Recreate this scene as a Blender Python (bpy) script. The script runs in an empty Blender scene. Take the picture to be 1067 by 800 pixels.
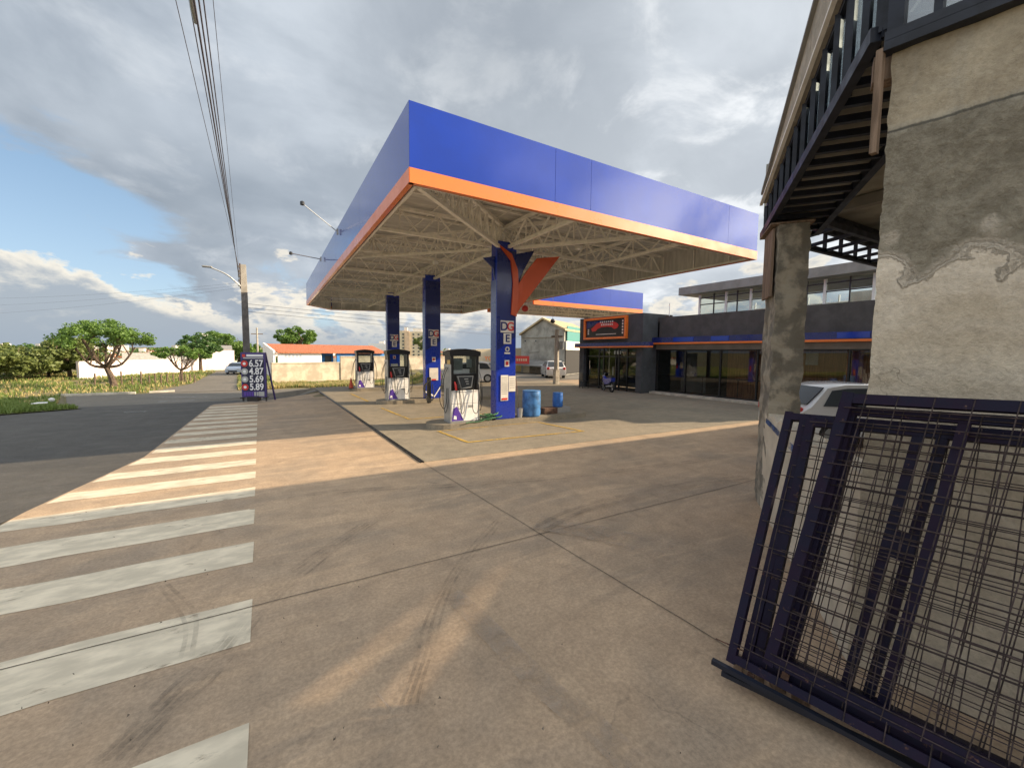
import bpy, bmesh, math, random
from mathutils import Vector, Matrix, noise
random.seed(7)
S = bpy.context.scene
COL = S.collection
PI = math.pi
R = math.radians

# ------------------------------------------------------------------ camera
F, YAW, PITCH, ROLL = 430.378, 0.537647, 0.0759530, -0.00927523
CZ = 2.2
_f = Vector((math.sin(YAW)*math.cos(PITCH), math.cos(YAW)*math.cos(PITCH), -math.sin(PITCH)))
_r = Vector((math.cos(YAW), -math.sin(YAW), 0))
_d = _f.cross(_r)
_c, _s = math.cos(ROLL), math.sin(ROLL)
RX, DX = _c*_r+_s*_d, -_s*_r+_c*_d
cam = bpy.data.cameras.new('camera')
camo = bpy.data.objects.new('camera', cam); COL.objects.link(camo)
cam.sensor_fit = 'HORIZONTAL'; cam.sensor_width = 36; cam.lens = F/1067*36
cam.clip_start = 0.05; cam.clip_end = 9000
M = Matrix((RX, -DX, -_f)).transposed().to_4x4(); M.translation = (0, 0, CZ)
camo.matrix_world = M
S.camera = camo

# ------------------------------------------------------------------ light
SUNV = Vector((2.14, -0.75, 1.0)).normalized()          # towards the sun
sun = bpy.data.lights.new('sun', 'SUN'); sun.energy = 3.8; sun.angle = R(0.6); sun.color = (1.0, 0.79, 0.54)
suno = bpy.data.objects.new('sun', sun); COL.objects.link(suno)
suno.rotation_euler = SUNV.to_track_quat('Z', 'Y').to_euler(); suno.location = (40, -15, 30)
S.view_settings.view_transform = 'Standard'; S.view_settings.look = 'None'
S.view_settings.exposure = 1.22; S.view_settings.gamma = 1
try: S.view_settings.use_curve_mapping = False
except Exception: pass

def ray(px, py):
    return RX*((px-533.5)/F) + DX*((py-400)/F) + _f

W = bpy.data.worlds.new('World'); S.world = W; W.use_nodes = True
wt = W.node_tree; wt.nodes.clear()
class NT:
    def __init__(s, t): s.t = t
    def n(s, typ, **kw):
        o = s.t.nodes.new(typ)
        for k, v in kw.items():
            if k.startswith('i_'):
                o.inputs[k[2:].replace('_', ' ')].default_value = v
            else: setattr(o, k, v)
        return o
    def l(s, a, b): s.t.links.new(a, b)
    def math(s, op, a, b=None, c=None, clamp=False):
        o = s.t.nodes.new('ShaderNodeMath'); o.operation = op; o.use_clamp = clamp
        for i, v in enumerate((a, b, c)):
            if v is None: continue
            if hasattr(v, 'is_output'): s.l(v, o.inputs[i])
            else: o.inputs[i].default_value = v
        return o.outputs[0]
    def vmath(s, op, a, b=None, out=0):
        o = s.t.nodes.new('ShaderNodeVectorMath'); o.operation = op
        for i, v in enumerate((a, b)):
            if v is None: continue
            if hasattr(v, 'is_output'): s.l(v, o.inputs[i])
            else: o.inputs[i].default_value = v
        return o.outputs[out]
    def noise(s, vec, scale, detail=5, rough=.55, dist=0, lac=2.0):
        o = s.t.nodes.new('ShaderNodeTexNoise'); s.l(vec, o.inputs['Vector'])
        o.inputs['Scale'].default_value = scale; o.inputs['Detail'].default_value = detail
        o.inputs['Roughness'].default_value = rough; o.inputs['Distortion'].default_value = dist
        return o.outputs['Fac']
    def ramp(s, fac, lo, hi, smooth=True):
        o = s.t.nodes.new('ShaderNodeMapRange'); o.interpolation_type = 'SMOOTHSTEP' if smooth else 'LINEAR'
        s.l(fac, o.inputs[0]); o.inputs[1].default_value = lo; o.inputs[2].default_value = hi
        return o.outputs[0]
    def mix(s, fac, a, b, mode='MIX'):
        o = s.t.nodes.new('ShaderNodeMix'); o.data_type = 'RGBA'; o.blend_type = mode
        for i, v in ((0, fac), (6, a), (7, b)):
            if hasattr(v, 'is_output'): s.l(v, o.inputs[i])
            elif i == 0: o.inputs[0].default_value = v
            else: o.inputs[i].default_value = (*v, 1) if len(v) == 3 else v
        return o.outputs[2]
w = NT(wt)
tc = w.n('ShaderNodeTexCoord'); D = tc.outputs['Generated']
sky = w.n('ShaderNodeTexSky'); sky.sky_type = 'NISHITA'; sky.sun_disc = False
sky.sun_elevation = R(23.8); sky.sun_rotation = math.atan2(SUNV.x, SUNV.y); sky.air_density = 1.0; sky.dust_density = 0.6
sep = w.n('ShaderNodeSeparateXYZ'); w.l(D, sep.inputs[0])
zc = w.math('MAXIMUM', sep.outputs[2], 0.0)
den = w.math('ADD', zc, 0.34)
comb = w.n('ShaderNodeCombineXYZ')
w.l(w.math('DIVIDE', sep.outputs[0], den), comb.inputs[0]); w.l(w.math('DIVIDE', sep.outputs[1], den), comb.inputs[1])
P2 = comb.outputs[0]
def gauss(px, py, width, az=1.0):
    v = ray(px, py).normalized()
    dd = w.vmath('SUBTRACT', D, tuple(v))
    L = w.vmath('LENGTH', dd, out=1)
    q = w.math('DIVIDE', L, width); q = w.math('MULTIPLY', q, q)
    return w.math('EXPONENT', w.math('MULTIPLY', q, -1.0))
def cl(*c): return tuple(10*x for x in c)                # cloud radiance, for the 0.1 background strength
big = w.noise(P2, 1.5, 7, .52, .25)
fine = w.noise(P2, 3.6, 9, .6, .35)
edge = w.noise(P2, 2.4, 9, .60, .45)
base = w.mix(w.ramp(w.math('ADD', big, w.math('MULTIPLY', w.math('SUBTRACT', edge, .5), .7)), .34, .68), cl(.165, .190, .222), cl(.30, .328, .362))
wisps = w.ramp(fine, .49, .70)
bright = w.math('MULTIPLY', wisps, w.math('ADD', w.ramp(sep.outputs[0], 0.0, .8), .42), clamp=True)
cloud = w.mix(bright, base, cl(.43, .445, .46))
# thin bright cloud towards the sun
glow = w.ramp(w.vmath('DOT_PRODUCT', D, tuple(ray(800, 60).normalized()), out=1), .55, 1.0)
cloud = w.mix(w.math('MULTIPLY', glow, .42), cloud, cl(.33, .345, .36))
dk = w.math('MULTIPLY', gauss(190, 235, .26), .6)
cloud = w.mix(w.math('MULTIPLY', dk, w.ramp(edge, .3, .6)), cloud, cl(.105, .128, .155))
def rgauss(px, py, width):
    v = ray(px, py).normalized(); v = Vector((v.x, -v.y, v.z))
    q = w.math('DIVIDE', w.vmath('LENGTH', w.vmath('SUBTRACT', D, tuple(v)), out=1), width)
    return w.math('EXPONENT', w.math('MULTIPLY', w.math('MULTIPLY', q, q), -1.0))
hot = w.math('ADD', rgauss(690, 240, .10), rgauss(780, 250, .07))  # bright patches added out of view for the front fascia to mirror
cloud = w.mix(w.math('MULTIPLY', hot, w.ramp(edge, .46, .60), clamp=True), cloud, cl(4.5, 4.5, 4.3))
dk2 = w.math('MULTIPLY', gauss(520, 30, .24), .6)
cloud = w.mix(dk2, cloud, cl(.13, .15, .175))
# openings of blue
hole = w.math('ADD', w.math('MULTIPLY', gauss(0, 225, .15), .53), w.math('MULTIPLY', gauss(330, 330, .16), .34))
hole = w.math('ADD', hole, w.math('MULTIPLY', gauss(90, 300, .18), .36))
hole = w.math('ADD', hole, w.math('MULTIPLY', gauss(740, 285, .10), .22))
blue = w.ramp(w.math('ADD', hole, w.math('MULTIPLY', w.math('SUBTRACT', edge, .5), 1.5)), .28, .50)
bluec = w.mix(w.ramp(zc, 0, .5), cl(.19, .26, .34), cl(.085, .15, .235))
bluec = w.mix(.25, bluec, sky.outputs[0])
upper = w.mix(blue, cloud, bluec)
# low cumulus banks near the horizon
az = w.math('ARCTAN2', sep.outputs[0], sep.outputs[1])
cv = w.n('ShaderNodeCombineXYZ'); w.l(w.math('MULTIPLY', az, 1.0), cv.inputs[0]); w.l(w.math('MULTIPLY', zc, 2.1), cv.inputs[1])
cum = w.noise(cv.outputs[0], 3.1, 9, .58, .25)
cumf = w.noise(cv.outputs[0], 9.5, 8, .6, .3)
hh = w.math('ADD', cum, w.math('MULTIPLY', w.math('SUBTRACT', cumf, .5), .28))
topl = w.math('SUBTRACT', hh, w.math('MULTIPLY', zc, 1.35))
cmask = w.ramp(topl, .325, .365)
cmask = w.math('MULTIPLY', cmask, w.ramp(w.math('MULTIPLY', zc, -1), -.30, -.17))
ccol = w.mix(w.ramp(w.math('ADD', topl, w.math('MULTIPLY', cumf, .22)), .44, .60), cl(.45, .415, .35), cl(.18, .20, .225))
full = w.mix(w.math('MULTIPLY', cmask, .9), upper, ccol)
hz = w.ramp(w.math('MULTIPLY', zc, -1), -.085, -.0)
full = w.mix(w.math('MULTIPLY', hz, .85), full, cl(.165, .195, .23))
# unseen sky behind the camera brightened as added fill, most round the sun
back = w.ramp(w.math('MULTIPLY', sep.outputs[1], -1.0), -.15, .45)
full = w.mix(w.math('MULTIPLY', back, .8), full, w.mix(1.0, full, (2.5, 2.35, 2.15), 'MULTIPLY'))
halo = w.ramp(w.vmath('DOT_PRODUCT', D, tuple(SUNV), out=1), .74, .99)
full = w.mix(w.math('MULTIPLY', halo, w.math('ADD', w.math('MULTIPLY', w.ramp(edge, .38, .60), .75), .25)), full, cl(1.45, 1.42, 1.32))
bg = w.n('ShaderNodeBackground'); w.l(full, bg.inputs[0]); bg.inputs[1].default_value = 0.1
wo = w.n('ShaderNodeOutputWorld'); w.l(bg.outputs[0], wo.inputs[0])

# ------------------------------------------------------------------ materials
MATS = {}
def mat(name, col, rough=.7, metal=0., var=.0, scale=4., col2=None, bump=0., bscale=40., stretch=(1, 1, 1), coat=0., lo=.35, hi=.65, spec=None, emit=None, detail=6):
    if name in MATS: return MATS[name]
    m = bpy.data.materials.new(name); m.use_nodes = True
    t = NT(m.node_tree); b = m.node_tree.nodes['Principled BSDF']
    b.inputs['Roughness'].default_value = rough; b.inputs['Metallic'].default_value = metal
    b.inputs['Coat Weight'].default_value = coat; b.inputs['Coat Roughness'].default_value = .08
    if spec is not None: b.inputs['Specular IOR Level'].default_value = spec
    b.inputs['Base Color'].default_value = (*col, 1)
    c = t.n('ShaderNodeTexCoord'); mp = t.n('ShaderNodeMapping'); mp.inputs['Scale'].default_value = stretch
    t.l(c.outputs['Object'], mp.inputs[0]); v = mp.outputs[0]
    if var or col2:
        c2 = col2 or tuple(max(0, x*(1-var)) for x in col)
        c1 = col if col2 else tuple(min(1, x*(1+var)) for x in col)
        f = t.ramp(t.noise(v, scale, detail, .6, .2), lo, hi)
        t.l(t.mix(f, c2, c1), b.inputs['Base Color'])
        rr = t.n('ShaderNodeMapRange'); t.l(f, rr.inputs[0]); rr.inputs[3].default_value = min(1, rough*1.15); rr.inputs[4].default_value = rough*.85
        t.l(rr.outputs[0], b.inputs['Roughness'])
    if bump:
        bm_ = t.n('ShaderNodeBump'); bm_.inputs['Strength'].default_value = bump; bm_.inputs['Distance'].default_value = .02
        t.l(t.noise(v, bscale, 6, .65), bm_.inputs['Height']); t.l(bm_.outputs[0], b.inputs['Normal'])
    if emit:
        b.inputs['Emission Color'].default_value = (*emit[0], 1); b.inputs['Emission Strength'].default_value = emit[1]
    MATS[name] = m
    return m
def glassmat(name, tint=(.8, .85, .85), refl=.12, rough=.02, trans=.8):
    if name in MATS: return MATS[name]
    m = bpy.data.materials.new(name); m.use_nodes = True; nt = m.node_tree; nt.nodes.clear(); t = NT(nt)
    tr = t.n('ShaderNodeBsdfTransparent'); tr.inputs[0].default_value = (*[x*trans for x in tint], 1)
    gl = t.n('ShaderNodeBsdfGlossy'); gl.inputs['Roughness'].default_value = rough
    fr = t.n('ShaderNodeLayerWeight'); fr.inputs[0].default_value = .5
    k = t.math('ADD', t.math('MULTIPLY', t.math('POWER', fr.outputs[1], 4.0), .6), refl, clamp=True)
    mx = t.n('ShaderNodeMixShader'); t.l(k, mx.inputs[0]); t.l(tr.outputs[0], mx.inputs[1]); t.l(gl.outputs[0], mx.inputs[2])
    o = t.n('ShaderNodeOutputMaterial'); t.l(mx.outputs[0], o.inputs[0]); MATS[name] = m
    return m

def concrete(name, c1, c2, c3, streak=1.0, stain=.5, bump=.35):
    """worn slab: large patches, swept dust streaks along X, speckle, dark oily stains"""
    m = bpy.data.materials.new(name); m.use_nodes = True
    t = NT(m.node_tree); b = m.node_tree.nodes['Principled BSDF']
    c = t.n('ShaderNodeTexCoord'); v = c.outputs['Object']
    def mp(s, rot=0):
        o = t.n('ShaderNodeMapping'); o.inputs['Scale'].default_value = s; o.inputs['Rotation'].default_value = (0, 0, rot); t.l(v, o.inputs[0]); return o.outputs[0]
    a = t.mix(t.ramp(t.noise(v, .55, 5, .6, .6), .36, .66), c1, c2)
    a = t.mix(t.math('MULTIPLY', t.ramp(t.noise(mp((.55, 2.6, 1), .12), .9, 7, .62, .9), .44, .70), .62*streak), a, c3)
    a = t.mix(t.math('MULTIPLY', t.ramp(t.noise(mp((2.2, .45, 1), -.55), .8, 6, .6, .7), .52, .78), .35), a, tuple(x*.72 for x in c1))
    st = t.ramp(t.noise(v, 1.7, 8, .68, 1.2), .58, .74)
    a = t.mix(t.math('MULTIPLY', st, stain), a, tuple(x*.45 for x in c2))
    cv_ = t.n('ShaderNodeTexVoronoi'); cv_.feature = 'DISTANCE_TO_EDGE'; cv_.inputs['Scale'].default_value = .42
    wv = t.n('ShaderNodeTexNoise'); t.l(v, wv.inputs['Vector']); wv.inputs['Scale'].default_value = 1.3; wv.inputs['Detail'].default_value = 6
    wvs = t.vmath('MULTIPLY', t.vmath('SUBTRACT', wv.outputs['Color'], (.5, .5, .5)), (.9, .9, .9)); t.l(t.vmath('ADD', v, wvs), cv_.inputs['Vector'])
    crack = t.math('SUBTRACT', 1.0, t.ramp(cv_.outputs['Distance'], .0008, .0045)); crack = t.math('MULTIPLY', crack, t.ramp(t.noise(v, .5, 3, .5), .48, .60))
    a = t.mix(t.math('MULTIPLY', crack, .22), a, (.07, .06, .05))
    blot = t.ramp(t.noise(v, 3.4, 10, .72, .4), .30, .72)
    a = t.mix(.42, a, t.mix(blot, (.62, .60, .57), (1.18, 1.16, 1.12)), 'MULTIPLY')
    sp = t.ramp(t.noise(v, 34, 5, .75), .34, .66)
    a = t.mix(.42, a, t.mix(sp, (.35, .35, .35), (1., 1., 1.)), 'MULTIPLY')
    sp2 = t.ramp(t.noise(v, 130, 3, .8), .60, .80)
    a = t.mix(t.math('MULTIPLY', sp2, .30), a, (.10, .085, .07))
    t.l(a, b.inputs['Base Color'])
    rg = t.n('ShaderNodeMapRange'); t.l(t.noise(v, 2.2, 6, .6), rg.inputs[0]); rg.inputs[3].default_value = .55; rg.inputs[4].default_value = .92
    t.l(rg.outputs[0], b.inputs['Roughness']); b.inputs['Specular IOR Level'].default_value = .35
    bp_ = t.n('ShaderNodeBump'); bp_.inputs['Strength'].default_value = bump; bp_.inputs['Distance'].default_value = .01
    hgt = t.math('ADD', t.noise(v, 60, 5, .7), t.math('MULTIPLY', t.noise(v, 6, 5, .6), 1.5))
    t.l(hgt, bp_.inputs['Height']); t.l(bp_.outputs[0], b.inputs['Normal'])
    MATS[name] = m
    return m
def decal(name, col, scale, lo, hi, mx=.8, stretch=(1, 1, 1), rough=.8):
    """worn paint or rubber film: noise decides where it has gone"""
    m = bpy.data.materials.new(name); m.use_nodes = True; nt = m.node_tree; t = NT(nt); b = nt.nodes['Principled BSDF']
    b.inputs['Roughness'].default_value = rough; b.inputs['Specular IOR Level'].default_value = .3
    c = t.n('ShaderNodeTexCoord'); mpn = t.n('ShaderNodeMapping'); mpn.inputs['Scale'].default_value = stretch; t.l(c.outputs['Object'], mpn.inputs[0])
    v = mpn.outputs[0]
    n1 = t.noise(v, scale, 9, .7, .3); n2 = t.noise(v, scale*.22, 4, .5, .5)
    f = t.ramp(t.math('ADD', n1, t.math('MULTIPLY', t.math('SUBTRACT', n2, .5), .6)), lo, hi)
    t.l(t.math('MULTIPLY', f, mx), b.inputs['Alpha'])
    cc = t.mix(t.ramp(t.noise(v, 5, 6, .6), .35, .7), tuple(x*.72 for x in col), col)
    t.l(cc, b.inputs['Base Color'])
    MATS[name] = m
    return m

M_tan = concrete('tan_concrete', (.50, .365, .245), (.385, .298, .215), (.59, .43, .285), streak=1.35, stain=.42)
M_apron = concrete('grey_concrete', (.32, .275, .208), (.255, .225, .175), (.37, .315, .235), streak=.6, stain=.35)
M_road = concrete('asphalt', (.105, .098, .088), (.085, .080, .073), (.13, .12, .105), streak=.8, stain=.25, bump=.7)
M_faded = concrete('faded_asphalt', (.20, .178, .15), (.17, .155, .13), (.24, .21, .17), streak=.7, stain=.2, bump=.5)
M_paint = decal('worn_white_paint', (.84, .74, .565), 8, .18, .42, .88, (.6, 1.4, 1))
M_fpaint = decal('faded_white_paint', (.42, .42, .41), 4, .36, .60, .6)
M_ypaint = decal('worn_yellow_paint', (.62, .40, .07), 8, .30, .52, .85)
M_rubber = decal('tyre_rubber_film', (.075, .065, .055), 6, .36, .78, .34)
M_pale = decal('pale_dust_film', (.43, .35, .27), 5, .38, .75, .55)
M_joint = mat('joint_filler', (.10, .082, .062), .9, var=.4, scale=9)
M_blue = mat('blue_cladding', (.002, .036, .36), .12, var=.05, scale=1.2, coat=.32, bump=.22, bscale=.6)
M_navy = mat('navy_paint', (.012, .022, .14), .3, var=.1, scale=3, coat=.3)
M_colblue = mat('column_blue_paint', (.012, .036, .34), .28, var=.08, scale=3, coat=.3)
M_sideb = mat('pale_blue_side', (.10, .15, .36), .3, var=.1, coat=.3)
M_orange = mat('orange_cladding', (.84, .20, .03), .32, var=.06, scale=2, coat=.3)
M_orangedk = mat('orange_fin_paint', (.55, .085, .02), .4, var=.08, scale=2)
M_beige = mat('beige_sheet', (.56, .54, .51), .75, var=.14, scale=1.4, stretch=(1, 6, 1))
M_truss = mat('cream_steel', (.86, .82, .75), .6, var=.08, scale=5)
M_white = mat('white_paint', (.82, .81, .79), .45, var=.06, scale=6)
M_offw = mat('off_white_render', (.66, .62, .56), .85, var=.12, scale=2.5)
M_black = mat('black_plastic', (.014, .014, .015), .35, var=.2, scale=8)
M_hose = mat('hose_rubber', (.02, .02, .02), .55)
M_grey = mat('grey_metal', (.30, .30, .29), .42, .4, var=.1, scale=6)
M_silver = mat('silver_panel', (.42, .43, .43), .35, .5, var=.06, scale=6)
M_purple = mat('purple_sticker', (.09, .04, .32), .45)
M_red = mat('red_paint', (.55, .03, .025), .4)
M_screen = mat('screen_glass', (.05, .055, .06), .08)
M_char = mat('charcoal_render', (.078, .074, .070), .82, var=.12, scale=1.6, bump=.2, bscale=60)
M_dkteal = mat('dark_slate_render', (.062, .068, .074), .8, var=.1, scale=1.5)
M_roofgrey = mat('roof_grey', (.25, .24, .225), .8, var=.1, scale=2)
M_wood = mat('brown_wood_panel', (.46, .19, .08), .6, var=.35, scale=3, stretch=(6, 6, .5))
M_timber = mat('raw_timber', (.21, .145, .10), .85, var=.3, scale=5, stretch=(4, 4, .5), bump=.4)
M_rust = mat('rusty_steel', (.09, .045, .028), .85, var=.4, scale=12)
M_steel = mat('navy_primer_steel', (.006, .005, .020), .6, scale=7, col2=(.014, .007, .022), spec=.2)
def chip(m, rust=(.12, .06, .035), scale=16, lo=.62, hi=.70, k=.8):
    nt = m.node_tree; t = NT(nt); b = nt.nodes['Principled BSDF']; L = [l for l in nt.links if l.to_socket == b.inputs['Base Color']][0]; src = L.from_socket
    c = t.n('ShaderNodeTexCoord'); f = t.ramp(t.noise(c.outputs['Object'], scale, 8, .7), lo, hi); g_ = t.ramp(t.noise(c.outputs['Object'], scale*4, 4, .7), .68, .74)
    a = t.mix(t.math('MULTIPLY', f, k), src, rust); a = t.mix(t.math('MULTIPLY', g_, .5), a, (.20, .19, .20)); t.l(a, b.inputs['Base Color'])
chip(M_steel)
M_steel2 = mat('blue_black_steel', (.007, .010, .020), .5, var=.3, scale=6)
M_wire = mat('mesh_wire', (.045, .030, .028), .7, .2, var=.5, scale=20)
M_glass = glassmat('clear_glass', refl=.05, trans=.92)
M_glass2 = glassmat('pavilion_glass', refl=.01, trans=.94, rough=.15)
M_shop = glassmat('shop_glass', (.75, .78, .78), .05, .01, .85)
M_bwin = glassmat('dusty_blue_glass', (.80, .88, .92), .30, .14, .85)
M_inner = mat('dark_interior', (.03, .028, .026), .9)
M_tile = mat('terracotta_tiles', (.40, .13, .06), .8, var=.3, scale=3, stretch=(3, 1, 1), bump=.6, bscale=14)
M_bluewall = mat('bright_blue_render', (.03, .20, .55), .7, var=.1)
M_cream = mat('cream_render', (.62, .52, .36), .85, var=.1, scale=.8)
M_peach = mat('peach_render', (.62, .45, .30), .85, var=.1, scale=.8)
M_yellow = mat('yellow_render', (.60, .42, .16), .85, var=.1)
M_greyren = mat('weathered_grey_render', (.32, .31, .27), .9, var=.25, scale=.9)
M_teal = mat('teal_glazing', (.10, .30, .26), .2)
M_shed = mat('straw_roof_sheet', (.46, .36, .20), .7, var=.15, scale=1, stretch=(8, 1, 1))
M_window = mat('window_dark', (.06, .07, .08), .2)
M_bark = mat('bark', (.10, .07, .05), .95, var=.4, scale=6, bump=.6, bscale=20)
M_postwood = mat('fence_post_wood', (.14, .10, .07), .9, var=.3, scale=6)
M_pole = mat('pole_concrete', (.40, .36, .30), .85, var=.15, scale=3)
M_poledk = mat('shaded_pole_concrete', (.12, .11, .105), .85, var=.2, scale=3)  # darker pole concrete: the lower shaft's shade is put into its colour
M_cable = mat('cable_sheath', (.07, .06, .07), .6)
M_carw = mat('white_car_paint', (.74, .74, .73), .25, coat=.8)
M_carb = mat('pale_blue_car_paint', (.42, .48, .58), .3, coat=.8)
M_tyre = mat('tyre_rubber', (.02, .02, .02), .8)
M_barrel = mat('blue_barrel_plastic', (.02, .12, .42), .42, var=.15, scale=5)
M_barrel2 = mat('faded_blue_plastic', (.05, .17, .40), .5, var=.35, scale=4)
M_cone = mat('cone_red', (.45, .06, .03), .6)
M_kerb = mat('kerb_concrete', (.50, .46, .38), .85, var=.2, scale=3)
M_hgreen = mat('green_hose', (.05, .16, .07), .5)
def leafmat(name, a, b_, tr=.25):
    m = bpy.data.materials.new(name); m.use_nodes = True; t = NT(m.node_tree); b = m.node_tree.nodes['Principled BSDF']
    c = t.n('ShaderNodeTexCoord')
    n = t.ramp(t.noise(c.outputs['Object'], 1.3, 4, .6), .35, .65)
    n2 = t.ramp(t.noise(c.outputs['Object'], 14, 2, .6), .3, .7)
    t.l(t.mix(n2, t.mix(n, a, b_), tuple(x*1.35 for x in b_)), b.inputs['Base Color']); b.inputs['Roughness'].default_value = .6
    b.inputs['Subsurface Weight'].default_value = 0
    trn = t.n('ShaderNodeBsdfTranslucent'); trn.inputs[0].default_value = (b_[0]*1.4, b_[1]*1.5, b_[2], 1)
    mx = t.n('ShaderNodeMixShader'); mx.inputs[0].default_value = tr
    o = m.node_tree.nodes['Material Output']; t.l(b.outputs[0], mx.inputs[1]); t.l(trn.outputs[0], mx.inputs[2]); t.l(mx.outputs[0], o.inputs[0])
    MATS[name] = m; return m
M_leaf = leafmat('leaf_green', (.05, .10, .022), (.11, .19, .035))
M_leafd = leafmat('leaf_dark', (.026, .065, .02), (.06, .12, .03))
M_leafo = leafmat('leaf_olive', (.07, .10, .03), (.14, .17, .05))
M_grassg = leafmat('grass_green', (.07, .12, .025), (.14, .19, .045))
M_grassd = leafmat('grass_dry', (.26, .21, .08), (.36, .30, .13), .1)

# ------------------------------------------------------------------ helpers
def ground_z(x, y):
    def ss(a, b, v):
        t = max(0, min(1, (v-a)/(b-a))); return t*t*(3-2*t)
    r1 = -.95*max(0, min(1, (y-20)/14)); r2 = -.95*ss(27, 35, y)
    k = ss(1.0, 2.6, x); z = r1*(1-k)+r2*k
    z *= 1-ss(12, 15, x)
    d = math.hypot(x, y)
    if x < 14 or d > 110:
        z += -7.0*ss(75, 190, d)*(1-ss(10, 60, x)*(1-ss(110, 240, d)))
    z += 7.0*ss(300, 1300, d)
    if d > 1300: z += (12+9*math.sin(math.atan2(x, y)*9+1)+6*math.sin(math.atan2(x, y)*23))*ss(1300, 2600, d)
    return z
def G(px, py, z=0.0):
    d = ray(px, py); t = (z-CZ)/d.z
    return Vector((0, 0, CZ))+d*t
def GT(px, py):
    """where the view ray meets the terrain"""
    d = ray(px, py); d = d/math.hypot(d.x, d.y); a = 1.0
    while a < 3000:
        p = Vector((0, 0, CZ))+d*a
        if p.z <= ground_z(p.x, p.y): return p
        a += .15 if a < 80 else 1.5
    return p
def atD(px, dist, z=None, py=None):
    """point at a horizontal distance along the azimuth of a column of the picture"""
    d = ray(px, 380 if py is None else py); k = dist/math.hypot(d.x, d.y)
    p = Vector((0, 0, CZ))+d*k
    if py is None: p.z = ground_z(p.x, p.y) if z is None else z
    return p
class MB:
    def __init__(s): s.v = []; s.f = []; s.smooth = False
    def add(s, vs, fs):
        o = len(s.v); s.v += [Vector(v) for v in vs]; s.f += [tuple(i+o for i in f) for f in fs]; return s
    def box(s, c, d, rz=0, bev=0):
        m = Matrix.Rotation(rz, 3, 'Z'); c = Vector(c); x, y, z = d[0]/2, d[1]/2, d[2]/2
        b = min(bev, x*.9, y*.9, z*.9)
        if b <= 0:
            vs = [c+m@Vector((i*x, j*y, k*z)) for k in (-1, 1) for j in (-1, 1) for i in (-1, 1)]
            return s.add(vs, [(0, 2, 3, 1), (4, 5, 7, 6), (0, 1, 5, 4), (2, 6, 7, 3), (0, 4, 6, 2), (1, 3, 7, 5)])
        ring = lambda a, e, zz: [c+m@Vector(p) for p in ((a-b, -e, zz), (a, -e+b, zz), (a, e-b, zz), (a-b, e, zz), (-a+b, e, zz), (-a, e-b, zz), (-a, -e+b, zz), (-a+b, -e, zz))]
        vs = ring(x-b, y-b, -z)+ring(x, y, -z+b)+ring(x, y, z-b)+ring(x-b, y-b, z)
        fs = [tuple(range(7, -1, -1)), tuple(range(24, 32))]
        for L in range(3):
            for i in range(8):
                j = (i+1) % 8; fs.append((L*8+i, L*8+j, L*8+8+j, L*8+8+i))
        return s.add(vs, fs)
    def beam(s, p, q, w_, h=None, up=(0, 0, 1)):
        p, q = Vector(p), Vector(q); h = h or w_; a = (q-p)
        if a.length < 1e-6: return s
        a.normalize(); u = Vector(up)
        if abs(a.dot(u)) > .98: u = Vector((1, 0, 0)) if abs(a.x) < .9 else Vector((0, 1, 0))
        r = a.cross(u).normalized(); u = r.cross(a)
        vs = [e+r*(i*w_/2)+u*(j*h/2) for e in (p, q) for (i, j) in ((-1, -1), (1, -1), (1, 1), (-1, 1))]
        return s.add(vs, [(3, 2, 1, 0), (4, 5, 6, 7), (0, 1, 5, 4), (1, 2, 6, 5), (2, 3, 7, 6), (3, 0, 4, 7)])
    def tube(s, pts, r, n=8, r2=None, caps=True):
        pts = [Vector(p) for p in pts]; o = len(s.v); N = len(pts)
        prev = None
        for i, p in enumerate(pts):
            a = (pts[min(i+1, N-1)]-pts[max(i-1, 0)]).normalized()
            if prev is None:
                u = Vector((0, 0, 1)) if abs(a.z) < .9 else Vector((1, 0, 0)); u = (u-a*u.dot(a)).normalized()
            else:
                u = prev-a*prev.dot(a)
                u = u.normalized() if u.length > 1e-5 else a.orthogonal().normalized()
            prev = u; b = a.cross(u)
            rr = r if r2 is None else r+(r2-r)*i/max(1, N-1)
            if isinstance(r, (list, tuple)): rr = r[i]
            for k in range(n):
                t = 2*PI*k/n; s.v.append(p+u*(rr*math.cos(t))+b*(rr*math.sin(t)))
        for i in range(N-1):
            for k in range(n):
                s.f.append((o+i*n+k, o+i*n+(k+1) % n, o+(i+1)*n+(k+1) % n, o+(i+1)*n+k))
        if caps: s.f.append(tuple(o+k for k in range(n-1, -1, -1))); s.f.append(tuple(o+(N-1)*n+k for k in range(n)))
        return s
    def lathe(s, c, prof, n=24):
        c = Vector(c); o = len(s.v)
        for r, z in prof:
            for k in range(n):
                t = 2*PI*k/n; s.v.append(c+Vector((r*math.cos(t), r*math.sin(t), z)))
        for i in range(len(prof)-1):
            for k in range(n): s.f.append((o+i*n+k, o+i*n+(k+1) % n, o+(i+1)*n+(k+1) % n, o+(i+1)*n+k))
        s.f.append(tuple(o+k for k in range(n-1, -1, -1))); s.f.append(tuple(o+(len(prof)-1)*n+k for k in range(n)))
        return s
    def prism(s, pts, z0, z1):
        """plan polygon (counter-clockwise) between two heights"""
        n = len(pts); vs = [(p[0], p[1], z0) for p in pts]+[(p[0], p[1], z1) for p in pts]
        return s.add(vs, [tuple(range(n-1, -1, -1)), tuple(range(n, 2*n))]+[(i, (i+1) % n, n+(i+1) % n, n+i) for i in range(n)])
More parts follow.
